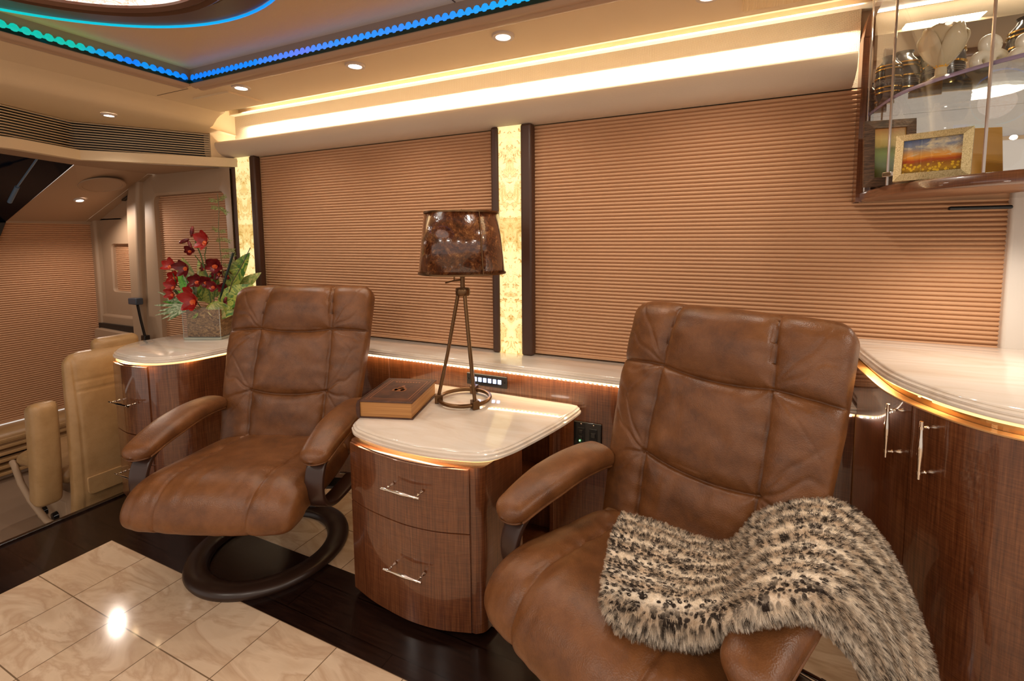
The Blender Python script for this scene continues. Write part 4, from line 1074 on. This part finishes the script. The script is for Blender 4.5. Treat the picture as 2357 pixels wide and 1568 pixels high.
def leather_chair(label, loc, rz, seed):
    t = thing('leather_recliner', label, 'armchair', loc, rz, 'brown leather swivel recliners')
    def yF(z): return .147+(z-.517)*.318
    bp = [(yF(z)+q, z) for z, q in ((.40, .062), (.52, .058), (.70, .050), (.88, .052), (1.0, .056), (1.10, .064), (1.18, .072), (ZT, .085))]
    o, V, P, s = pad('backrest', bp, lambda q: .350+.036*min(1, q*1.6), lambda q: .046+.014*q, M['leather'], t, m=280, n=300, ex=3.4, sign=1, e0=.04, e1=.075, disp=back_disp(seed, ((Z2, .16), (Z1, .12))), capw=.55)
    # seat pad rolls down at the front
    sp_ = [(.235, .436), (.12, .426), (-.02, .424), (-.16, .428), (-.27, .432), (-.325, .422), (-.352, .392), (-.358, .328)]
    pad('seat', sp_, lambda q: .322+.040*math.sin(PI*min(1, q*1.5)*.5), lambda q: .076+.020*min(1, q*1.3), M['leather'], t, m=220, n=300, ex=3.6, sign=-1, e0=.05, e1=.07, disp=seat_disp(seed+5), capw=.6)
    for sg in (-1, 1):
        ap = [(-.315, .592), (-.26, .612), (-.16, .640), (-.02, .662), (.10, .664), (.20, .652)]
        def ad(xs, tt, s_, sg=sg):
            return np.array([.004*wn(x*20+sg*4+seed, s_*16)+.006*wn(x*60, s_*10+seed)*math.exp(-s_/.035) for x in xs])
        a, V, P, s = pad('armrest', ap, lambda q: .056+.026*min(1, q*2.4)**.8-.008*q, lambda q: .032+.010*min(1, q*2.5), M['leather'], t, m=90, n=72, ex=2.5, sign=1, e0=.05, e1=.03, disp=None, xc=sg*.388, capw=.6)
        # flip so that the soft side is up
        pip = MB(); ptsL = []
        for i in range(10, len(P)-6, 3): ptsL.append((sg*.388+sg*(.050+.026*min(1, i/90*2.4)**.8-.008*i/90), P[i, 0], P[i, 1]-.022))
        front = [(sg*.388+.048*math.cos(q), P[9, 0]+.010-.040*math.sin(q), P[6, 1]-.020) for q in np.linspace(PI, 0, 12)]
        full = [(2*sg*.388-p[0], p[1], p[2]) for p in ptsL[::-1]]
        a0 = front if sg*(full[-1][0]-sg*.388) < 0 and sg > 0 or sg < 0 and full[-1][0] < front[-1][0] else front[::-1]
        if math.dist(full[-1], a0[0]) > math.dist(full[-1], a0[-1]): a0 = a0[::-1]
        pip.tube(full+a0+ptsL, .0045, 8); pip.o('piping', M['leather'], a)
        br = [(-.13, .606), (-.205, .592), (-.258, .552), (-.282, .490), (-.275, .425), (-.235, .375), (-.16, .345), (-.04, .335), (.10, .335)]
        pad('arm_bracket', br, lambda q: .040, lambda q: .012, M['bracket'], t, m=70, n=40, ex=5, sign=1, e0=.01, e1=.01, xc=sg*.385, capw=.1)
    b = MB(); b.box(-.40, .40, -.02, .06, .318, .335); b.box(-.25, .25, -.24, .24, .335, .372)
    b.o('seat_frame', M['black_m'], t, bevel=.004)
    MB().lathe([(.0001, .275), (.075, .275), (.085, .285), (.085, .318), (.0001, .318)], n=32).o('swivel_hub', M['black_m'], t)
    rp = [(.252, .008), (.256, .022), (.268, .034), (.305, .040), (.335, .037), (.350, .026), (.354, .013), (.347, 0), (.256, 0), (.252, .008)]
    MB().lathe(rp, n=96).o('base_ring', M['dark_wood'], t, angle=60)
    ri = [(.285, .030), (.325, .075), (.325, .145), (.27, .205), (.18, .245), (.06, .268), (-.05, .272)]
    pad('base_riser', ri, lambda q: .080-.02*q, lambda q: .017, M['dark_wood'], t, m=70, n=40, ex=4.5, sign=1, e0=.01, e1=.02, capw=.1)
    b = MB(); b.tube([(.30, .12, .325), (.40, .14, .318), (.43, .14, .316)], .006, 8); b.o('recline_lever', M['chrome'], t)
    b = MB(); b.box(.40, .47, .12, .16, .295, .315); b.o('lever_grip', M['black'], t, bevel=.006)
    # link between backrest and frame
    b = MB(); b.tube([(-.2, .18, .35), (-.2, .26, .42), (-.2, .30, .55)], .014, 10); b.tube([(.2, .18, .35), (.2, .26, .42), (.2, .30, .55)], .014, 10); b.o('hinge_bars', M['black_m'], t)
    return t
leather_chair('brown leather swivel recliner between the vase cabinet and the desk', (-2.039, 1.460, 0), .366, 1.3)
leather_chair('brown leather swivel recliner with the leopard fur throw on it', (-.194, 1.412, 0), -.425, 8.1)

# ---- cream seat in the cab
cs = thing('cab_seat', 'cream leather cab seat with folded-up armrest at the left edge', 'seat', (-3.575, 1.560, -.28), -PI/2)
def cd_(xs, tt, s_):
    out = []
    for x in xs:
        out.append(.004*wn(x*8, s_*9, 4)+.006*groove(abs(abs(x)-.215), .005)+(.006*groove(abs(s_-.80), .005)+.006*groove(abs(s_-.86), .005))*(abs(x) < .215)+.006*wn(x*6, s_*26, 2)*max(0, 1-s_/.22))
    return np.array(out)
pad('backrest', [(.0, .10), (.035, .30), (.045, .6), (.030, .9), (.005, 1.125)], lambda q: .262-.02*q**3, lambda q: .062-.008*q, M['cream_leather'], cs, m=110, n=110, ex=3.4, sign=-1, e0=.05, e1=.075, disp=cd_, capw=.5)
pad('headrest', [(-.02, 1.10), (-.02, 1.15), (-.02, 1.185)], lambda q: .12, lambda q: .05, M['cream_leather'], cs, m=30, n=50, ex=3, sign=-1, e0=.02, e1=.04, capw=.5, xc=-.03)
pad('armrest', [(-.085, .26), (-.065, .34), (-.045, .55), (-.035, .80), (-.045, .865)], lambda q: .062, lambda q: .066, M['cream_leather'], cs, m=60, n=50, ex=3.2, sign=-1, e0=.03, e1=.04, xc=.335, capw=.5)
pad('cushion', [(-.03, .375), (-.25, .385), (-.48, .390), (-.60, .375), (-.66, .33)], lambda q: .275, lambda q: .068, M['cream_leather'], cs, m=60, n=70, ex=3, sign=-1, e0=.03, e1=.07, capw=.5)
b = MB(); pp = fillet([(.0, .27), (-.60, .27), (-.50, .0), (-.02, .0)], .03, 4); k = len(pp)
b.add([(-.24, y, z) for y, z in pp]+[(.24, y, z) for y, z in pp], [(i, i+k, (i+1) % k+k, (i+1) % k) for i in range(k)]+[tuple(range(k)), tuple(range(k, 2*k))[::-1]])
b.o('pedestal', M['panel2'], cs, angle=50)
pp = fillet([(-.215, .385), (.215, .385), (.215, .275), (-.215, .275)], [.01, .01, .035, .035], 6); k = len(pp)
b = MB(); b.add([(x, .098, z) for x, z in pp]+[(x, .112, z) for x, z in pp], [(i, i+k, (i+1) % k+k, (i+1) % k) for i in range(k)]+[tuple(range(k)), tuple(range(k, 2*k))[::-1]])
b.o('back_pocket', M['cream_leather'], cs, bevel=.005)
MB().tube([(.28, -.66, .36), (.29, -.60, .35), (.30, -.50, .26), (.30, -.38, .17), (.30, -.20, .09), (.28, -.05, .06)], .017, 10).o('slide_lever', M['panel2'], cs)
MB().box(.22, .245, -.52, -.10, .02, .20).o('side_cover', M['panel2'], cs, bevel=.01)
for y in (-.36, -.22): MB().lathe([(.0001, 0), (.028, 0), (.024, .022), (.0001, .026)], (.246, y, .09), 16, axis='x').o('knob', M['black'], cs)
# ribbed vent of the cab floor riser, far left
vt = thing('floor_vent', 'cream ribbed vent low behind the cab seat at the left edge', 'vent', (-4.95, 1.0, -.28))
for k in range(6): MB().box(-.02, .04, -.8, .85, .05+k*.05, .075+k*.05).o('rib', M['cream_leather'], vt, bevel=.006)

# ================================================================== FUR THROW
G = np.array([[(-0.324,1.483,0.575),(-0.309,1.302,0.625),(-0.295,1.186,0.625),(-0.288,1.123,0.600),(-0.282,1.099,0.570),(-0.243,1.077,0.535)],
[(-0.201,1.467,0.580),(-0.188,1.276,0.635),(-0.180,1.161,0.640),(-0.174,1.085,0.630),(-0.170,1.067,0.590),(-0.159,1.084,0.540)],
[(-0.088,1.442,0.580),(-0.083,1.296,0.610),(-0.084,1.199,0.610),(-0.078,1.099,0.630),(-0.070,1.074,0.600),(-0.067,1.108,0.545)],
[(0.012,1.436,0.600),(0.014,1.315,0.620),(0.015,1.217,0.640),(0.015,1.108,0.670),(0.008,1.064,0.660),(-0.004,1.112,0.600)],
[(0.100,1.509,0.680),(0.093,1.301,0.730),(0.092,1.187,0.740),(0.086,1.087,0.750),(0.075,1.036,0.740),(0.065,1.055,0.700)],
[(0.214,1.502,0.750),(0.200,1.321,0.770),(0.184,1.199,0.770),(0.171,1.125,0.760),(0.154,1.077,0.740),(0.150,1.098,0.700)],
[(0.305,1.488,0.740),(0.284,1.325,0.750),(0.262,1.230,0.730),(0.239,1.161,0.710),(0.212,1.136,0.680),(0.194,1.146,0.650)],
[(0.376,1.461,0.660),(0.354,1.348,0.660),(0.330,1.293,0.620),(0.304,1.264,0.590),(0.276,1.241,0.560),(0.249,1.222,0.550)],
[(0.420,1.434,0.560),(0.402,1.364,0.550),(0.377,1.326,0.510),(0.349,1.309,0.480),(0.319,1.286,0.460),(0.290,1.266,0.450)],
[(0.450,1.396,0.460),(0.428,1.344,0.440),(0.404,1.311,0.410),(0.376,1.296,0.390),(0.348,1.281,0.370),(0.315,1.265,0.360)],
[(0.469,1.354,0.340),(0.449,1.309,0.320),(0.424,1.276,0.300),(0.392,1.260,0.280),(0.358,1.234,0.270),(0.327,1.219,0.260)]])
def cr(P, n):
    k = len(P); out = []
    for i in range(k-1):
        p0 = P[i-1] if i > 0 else 2*P[0]-P[1]; p1, p2 = P[i], P[i+1]; p3 = P[i+2] if i+2 < k else 2*P[-1]-P[-2]
        for j in range(n):
            t = j/n; out.append(.5*((2*p1)+(p2-p0)*t+(2*p0-5*p1+4*p2-p3)*t*t+(3*p1-p0-3*p2+p3)*t**3))
    out.append(P[-1]); return np.array(out)
A = cr(G, 8); A = np.array([cr(r, 8) for r in A]); nu, nv = A.shape[:2]
du = np.linalg.norm(np.diff(A[:, nv//2], axis=0), axis=1); U = np.r_[0, np.cumsum(du)]
dv = np.linalg.norm(np.diff(A[nu//3], axis=0), axis=1); Vv = np.r_[0, np.cumsum(dv)]
V = A.reshape(-1, 3).copy()
F = [(i*nv+j, (i+1)*nv+j, (i+1)*nv+j+1, i*nv+j+1) for i in range(nu-1) for j in range(nv-1)]
uv = [(U[i], Vv[j]) for i in range(nu) for j in range(nv)]
fur = NT('leopard_fur'); tc = fur.n('ShaderNodeTexCoord'); uvo = tc.outputs['UV']
mp = fur.n('ShaderNodeMapping'); mp.inputs['Scale'].default_value = (1.0, 1.35, 1); fur.l(uvo, mp.inputs[0])
ns = fur.n('ShaderNodeTexNoise'); ns.inputs['Scale'].default_value = 30; fur.l(mp.outputs[0], ns.inputs['Vector'])
vm = fur.n('ShaderNodeVectorMath', operation='MULTIPLY_ADD'); fur.l(ns.outputs['Color'], vm.inputs[0]); vm.inputs[1].default_value = (.010, .010, 0); fur.l(mp.outputs[0], vm.inputs[2])
sp = fur.n('ShaderNodeSeparateXYZ'); fur.l(uvo, sp.inputs[0])
wb = fur.math('MULTIPLY', fur.math('ADD', fur.math('SINE', fur.math('ADD', fur.math('MULTIPLY', sp.outputs[1], 2*PI/.066), .6)), 1.0), .5)
def spots(scale, lo, hi):
    vo = fur.n('ShaderNodeTexVoronoi'); vo.inputs['Scale'].default_value = scale; fur.l(vm.outputs[0], vo.inputs['Vector'])
    ring = fur.math('ABSOLUTE', fur.math('SUBTRACT', vo.outputs['Distance'], .30))
    return fur.ramp(ring, [(lo, (1, 1, 1)), (hi, (0, 0, 0))])
big = spots(66, .12, .20); sm_ = spots(88, .19, .28)
msk = fur.mix(wb, big, sm_)
col = fur.mix(wb, (1.0, .90, .76), (.74, .60, .45))
col = fur.mix(msk, col, (.035, .021, .014))
fur.base(col); fur.set(Roughness=.75)
th = obj('fur_throw', V, F, fur.m, uv=uv, angle=180)
tag(th, 'leopard print fur throw draped over the near leather recliner and its arm', 'throw')
ms = th.modifiers.new('fur', 'PARTICLE_SYSTEM'); ps = th.particle_systems[0]; st_ = ps.settings
st_.type = 'HAIR'; st_.count = 15000; st_.hair_length = .026; st_.hair_step = 3; st_.render_step = 3; st_.display_step = 2
st_.emit_from = 'FACE'; st_.use_modifier_stack = False; st_.distribution = 'RAND'; st_.use_advanced_hair = True
st_.normal_factor = .0030; st_.tangent_factor = 0; st_.object_align_factor = (.0003, -.0011, -.0007); st_.factor_random = .0009; st_.brownian_factor = .0
st_.child_type = 'INTERPOLATED'; st_.rendered_child_count = 14; st_.child_percent = 0
st_.clump_factor = .35; st_.clump_shape = .1; st_.roughness_1 = .0012; st_.roughness_2 = .0025; st_.child_length = 1
st_.root_radius = 1.0; st_.tip_radius = .1; st_.radius_scale = .0006; st_.material = 1
so_ = th.modifiers.new('body', 'SOLIDIFY'); so_.thickness = .014; so_.offset = -1
try: th.modifiers.move(1, 0)
except Exception: pass
th.show_instancer_for_render = True

# ================================================================== FLOWERS
fa = thing('flower_arrangement', 'red orchids and variegated leaves in a square glass vase on the marble return', 'flowers', (-3.158, 1.945, .8655))
RZV = .396; s_ = .125
ca, sa = math.cos(RZV), math.sin(RZV)
b = MB(); h_ = .212
o1 = fillet([(-s_, -s_), (s_, -s_), (s_, s_), (-s_, s_)], .012, 4); o2 = fillet([(-s_+.008, -s_+.008), (s_-.008, -s_+.008), (s_-.008, s_-.008), (-s_+.008, s_-.008)], .008, 4); k = len(o1)
b.add([(x, y, 0) for x, y in o1]+[(x, y, h_) for x, y in o1]+[(x, y, h_) for x, y in o2]+[(x, y, .016) for x, y in o2],
      [(i, (i+1) % k, k+(i+1) % k, k+i) for i in range(k)]+[(k+i, k+(i+1) % k, 2*k+(i+1) % k, 2*k+i) for i in range(k)])
vgl = NT('vase_glass'); vgl.base((.93, .97, .95)); vgl.set(Roughness=.0); vgl.b.inputs['Transmission Weight'].default_value = 1; vgl.b.inputs['IOR'].default_value = 1.45
b.o('glass_vase', M['pane'], fa, rot=(0, 0, RZV), angle=30)
MB().stack([(inset(o1, .003), .001), (inset(o1, .003), .015)]).o('glass_base', simple('greenish_glass_base', (.42, .44, .36), .05), fa, rot=(0, 0, RZV), smooth=False)
for (ex_, ey_) in ((-1, -1), (1, -1), (1, 1), (-1, 1)):
    MB().tube([(ex_*(s_-.004), ey_*(s_-.004), .004), (ex_*(s_-.004), ey_*(s_-.004), h_)], .0018, 8).o('edge_highlight', simple('vase_edge_highlight', (.50, .52, .48), .05, .3), fa, rot=(0, 0, RZV))  # pale rods drawn as highlights along the upright glass edges
ms_ = NT('brown_moss'); v_ = ms_.coord(scale=(1, 1, 1.6)); a_ = ms_.noise(v_, 34, 8, .9, 1.2); ms_.base(ms_.ramp(a_, [(.40, (.07, .032, .012)), (.5, (.32, .165, .055)), (.60, (.66, .40, .16))])); ms_.bump(a_, 1, .01); ms_.set(Roughness=.8)
b = MB(); i_ = s_-.014; pts = dense([(-i_, -i_), (i_, -i_), (i_, i_), (-i_, i_)], [.02]*4)
b.stack([(pts, .019), (pts, .06), (pts, .12), (pts, .192)])
mo = b.o('moss_filling', ms_.m, fa, rot=(0, 0, RZV), angle=50); mo['kind'] = 'stuff'
Rt = Vector((CR[0], CR[1], 0)).normalized(); Fw = Vector((-Rt.y, Rt.x, 0))   # across / into the room, used only to lay the bouquet out flat-on to the aisle
def bp_(px, py, d=0): return Rt*((px-474)/347)+Vector((0, 0, .212+(704-py)/347))+Fw*d
def petmat(name, c, c2):
    m = NT(name); v = m.coord(scale=(6, 6, 6)); a = m.noise(v, 6, 4, .6); m.base(m.ramp(a, [(.35, c), (.65, c2)])); m.set(Roughness=.35); m.b.inputs['Subsurface Weight'].default_value = 0; return m.m
PM = [petmat('red_petal', (.30, .008, .008), (.42, .020, .015)), petmat('dark_red_petal', (.085, .006, .010), (.20, .012, .014)), petmat('wine_petal', (.13, .010, .018), (.26, .018, .020))]
lipm = petmat('orange_lip', (.75, .08, .02), (.85, .20, .05))
def leaf_mesh(L, Wd, bend, cup=.25, nx=6, ny=14, tipp=.8):
    V = []; F = []
    for i in range(ny+1):
        t = i/ny; w = Wd*(math.sin(PI*min(.999, t**tipp)))**.8+.0006; a = bend*t
        for j in range(nx+1):
            q = -1+2*j/nx; V.append((q*w, L*t*math.cos(a*.55), L*t*math.sin(a*.55)*-1+cup*abs(q)*w))
    for i in range(ny):
        for j in range(nx): k = i*(nx+1)+j; F.append((k, k+1, k+nx+2, k+nx+1))
    return V, F
def basis(d, up):
    y = Vector(d).normalized(); z = (Vector(up)-y*y.dot(Vector(up)))
    z = z.normalized() if z.length > 1e-4 else Vector((0, 0, 1)); x = y.cross(z); return Matrix((x, y, z)).transposed()
def leaf(name, base, tip, Wd, mat, bend=.3, cup=.25, tipp=.8, facing=None):
    d = tip-base; V, F = leaf_mesh(d.length, Wd, bend, cup, tipp=tipp); B3 = basis(d, facing if facing is not None else -Fw+Vector((0, 0, .4)))
    return obj(name, [base+B3@Vector(p) for p in V], F, mat, fa, angle=180)
rnd = random.Random(3)
def orchid(px, py, r, mi, d, rot=0):
    c = bp_(px, py, d); R_ = r/347; fz = (-Fw+Rt*rnd.uniform(-.5, .5)+Vector((0, 0, rnd.uniform(-.2, .5)))).normalized()
    X = fz.cross(Vector((0, 0, 1))).normalized(); Y = X.cross(fz).normalized(); b = MB()
    for k in range(5):
        a = rot+PI/2+k*2*PI/5+rnd.uniform(-.12, .12); dr = X*math.cos(a)+Y*math.sin(a)+fz*.35
        V, F = leaf_mesh(R_*rnd.uniform(.95, 1.25), R_*(.30 if k % 2 else .40), -.75, .45, tipp=.9); B3 = basis(dr, fz)
        b.add([c+B3@Vector(p) for p in V], F)
    fo = b.o('orchid', PM[mi], fa, angle=180)
    b = MB(); b.sphere(tuple(c+fz*R_*.22-Y*R_*.1), R_*.17, 8); V, F = leaf_mesh(R_*.5, R_*.22, .9, .6); B3 = basis((-Y+fz*.7), fz); b.add([c+fz*R_*.1+B3@Vector(p) for p in V], F)
    b.o('lip', lipm, fo)
for a in ((470, 560, 29, 0, .0, .2), (424, 580, 15, 1, .02, .5), (425, 616, 25, 1, -.02, 0), (484, 612, 24, 1, .0, .6), (375, 616, 19, 0, .03, .1), (379, 640, 20, 0, .05, .4), (381, 664, 20, 0, .03, .0), (384, 678, 17, 0, .0, .7),
          (501, 636, 15, 1, .04, .3), (488, 632, 18, 2, .03, .9), (443, 650, 22, 1, .0, .2), (485, 660, 17, 2, -.03, .5), (457, 688, 34, 0, -.09, .1), (466, 650, 18, 1, -.02, .8), (410, 668, 14, 2, .03, .0), (434, 672, 18, 0, -.04, .3), (474, 642, 15, 1, .05, .4), (494, 668, 15, 2, .02, .2), (452, 622, 13, 1, .04, .7)): orchid(*a)
for (px, py, dx, dy, r) in ((443, 537, 1, 6, 13), (424, 558, 5, 2, 13), (436, 566, -2, 5, 10), (508, 694, 1, 3, 10), (510, 706, 0, 3, 10)):
    c = bp_(px, py, -.03); V = MB(); e = (Rt*dx+Vector((0, 0, dy))).normalized(); B3 = basis(e, -Fw); q = MB(); q.sphere((0, 0, 0), 1, 10, sc=(.35, 1, .35))
    V.add([c+B3@(Vector(p)*r/347) for p in q.v], q.f); V.o('orchid_bud', PM[1], fa, angle=180)
gst = simple('green_stem', (.07, .12, .025), .45); gdk = simple('dark_green_stick', (.012, .025, .018), .4)
def stem(path, r=.004, mat=None, name='stem'): return MB().tube([tuple(bp_(*p)) for p in path], r, 8).o(name, mat or gst, fa)
stem([(470, 720, 0), (463, 640, 0), (452, 590, 0), (443, 565, 0), (441, 545, 0)]); stem([(466, 640, 0), (456, 615, 0), (438, 590, 0)], .0028); stem([(463, 620, 0), (461, 590, 0), (466, 572, 0)], .0028)
stem([(474, 720, 0), (478, 660, 0), (482, 625, 0)], .003); stem([(450, 720, 0), (420, 680, .02), (385, 660, .03), (376, 625, .03)], .003)
stem([(480, 735, 0), (503, 662, -.02), (533, 585, -.03)], .0075, gdk, 'dark_stick')
stem([(490, 735, 0), (524, 653, -.02), (550, 612, -.02), (572, 574, -.03)], .0024, simple('brown_twig', (.06, .04, .025), .5), 'twig')
def varieg(name, edge, mid):
    m = NT(name); v = m.coord(scale=(1, 1, 1)); a = m.noise(v, 11, 4, .6, 2); m.base(m.ramp(a, [(.38, edge), (.5, mid), (.62, edge)])); m.set(Roughness=.35); return m.m
VL = varieg('variegated_leaf', (.06, .17, .03), (.46, .50, .10)); VC = varieg('cream_leaf', (.55, .48, .18), (.16, .26, .05)); GB = varieg('green_blade', (.05, .22, .03), (.14, .42, .05)); SG = varieg('striped_blade', (.12, .20, .08), (.50, .58, .38))
for (bx, by, tx, ty, w, mt_, d, bn) in ((420, 660, 398, 596, 15, VC, .04, .3), (505, 670, 552, 585, 22, VL, .04, .2), (510, 690, 566, 628, 17, VC, .05, .5), (490, 712, 562, 655, 26, VL, -.02, .4), (470, 715, 535, 715, 22, VL, -.07, .5), (455, 705, 440, 622, 18, VL, .05, .2), (488, 700, 520, 728, 15, VC, -.09, .5), (470, 690, 468, 620, 14, VL, .05, .2), (440, 700, 405, 650, 12, VL, .06, .3), (448, 690, 425, 600, 11, VC, .07, .3), (480, 700, 500, 640, 15, VL, .07, .3), (462, 712, 445, 728, 12, VL, -.10, .5), (495, 715, 535, 690, 16, VL, .0, .4)):
    leaf('broad_leaf', bp_(bx, by, d), bp_(tx, ty, d-.02), w/347, mt_, bn)
leaf('green_leaf', bp_(437, 712, -.03), bp_(391, 618, -.02), 8/347, GB, .3)
for (tx, ty, w, mt_, d) in ((340, 671, 4, SG, 0), (338, 701, 4.5, SG, -.03), (361, 733, 4, SG, -.06), (352, 714, 5, SG, -.05), (394, 727, 5, SG, -.10), (356, 690, 5, SG, 0), (404, 632, 5, SG, 0), (414, 628, 4.5, SG, .01), (421, 634, 5, SG, -.01), (372, 722, 4, SG, -.08), (395, 668, 6, GB, -.02), (346, 682, 4, SG, .02), (344, 724, 4, SG, -.05), (383, 735, 4, SG, -.08), (362, 660, 5, SG, .03), (409, 640, 6, GB, .02), (430, 622, 5, SG, .04), (350, 694, 5, GB, .0), (428, 650, 4, SG, -.02)):
    leaf('blade_leaf', bp_(437, 706, -.03), bp_(tx, ty, d), w/347*.8, mt_, .18, .3, .8)
# feathery fern
fm = simple('fern_green', (.17, .21, .05), .5)
stem([(497, 720, 0), (500, 640, .0), (497, 580, .0), (496, 530, .0), (500, 490, .0), (499, 452, .0)], .0022, simple('fern_stem', (.10, .09, .03), .5), 'fern_stem')
for (ax, ay, bx, by, n_) in ((500, 470, 481, 466, 9), (500, 468, 516, 458, 9), (500, 486, 484, 482, 9), (500, 482, 518, 496, 14), (497, 537, 484, 530, 7), (497, 538, 510, 536, 7), (497, 552, 520, 560, 10), (498, 580, 528, 580, 16), (499, 596, 530, 590, 16), (500, 612, 524, 618, 12), (500, 560, 492, 556, 5), (502, 628, 520, 640, 10), (520, 600, 532, 612, 9), (503, 640, 512, 628, 8)):
    b = MB(); A0, B0 = bp_(ax, ay), bp_(bx, by); dr = (B0-A0); pr_ = Vector((0, 0, 1)).cross(Fw).normalized()
    b.tube([tuple(A0), tuple(B0)], .0012, 5)
    for k in range(n_*2):
        t = (k//2+.6)/n_; sg = 1 if k % 2 else -1; pd = Fw.cross(dr).normalized()*sg; p0 = A0+dr*t; p1 = p0+(pd*.7+dr.normalized()*.6+Fw*rnd.uniform(-.5, .5))*.020
        w_ = (p1-p0).cross(Fw).normalized()*.0026; b.add([p0, (p0+p1)/2+w_, p1, (p0+p1)/2-w_], [(0, 1, 2, 3)])
    b.o('fern_frond', fm, fa, smooth=False)
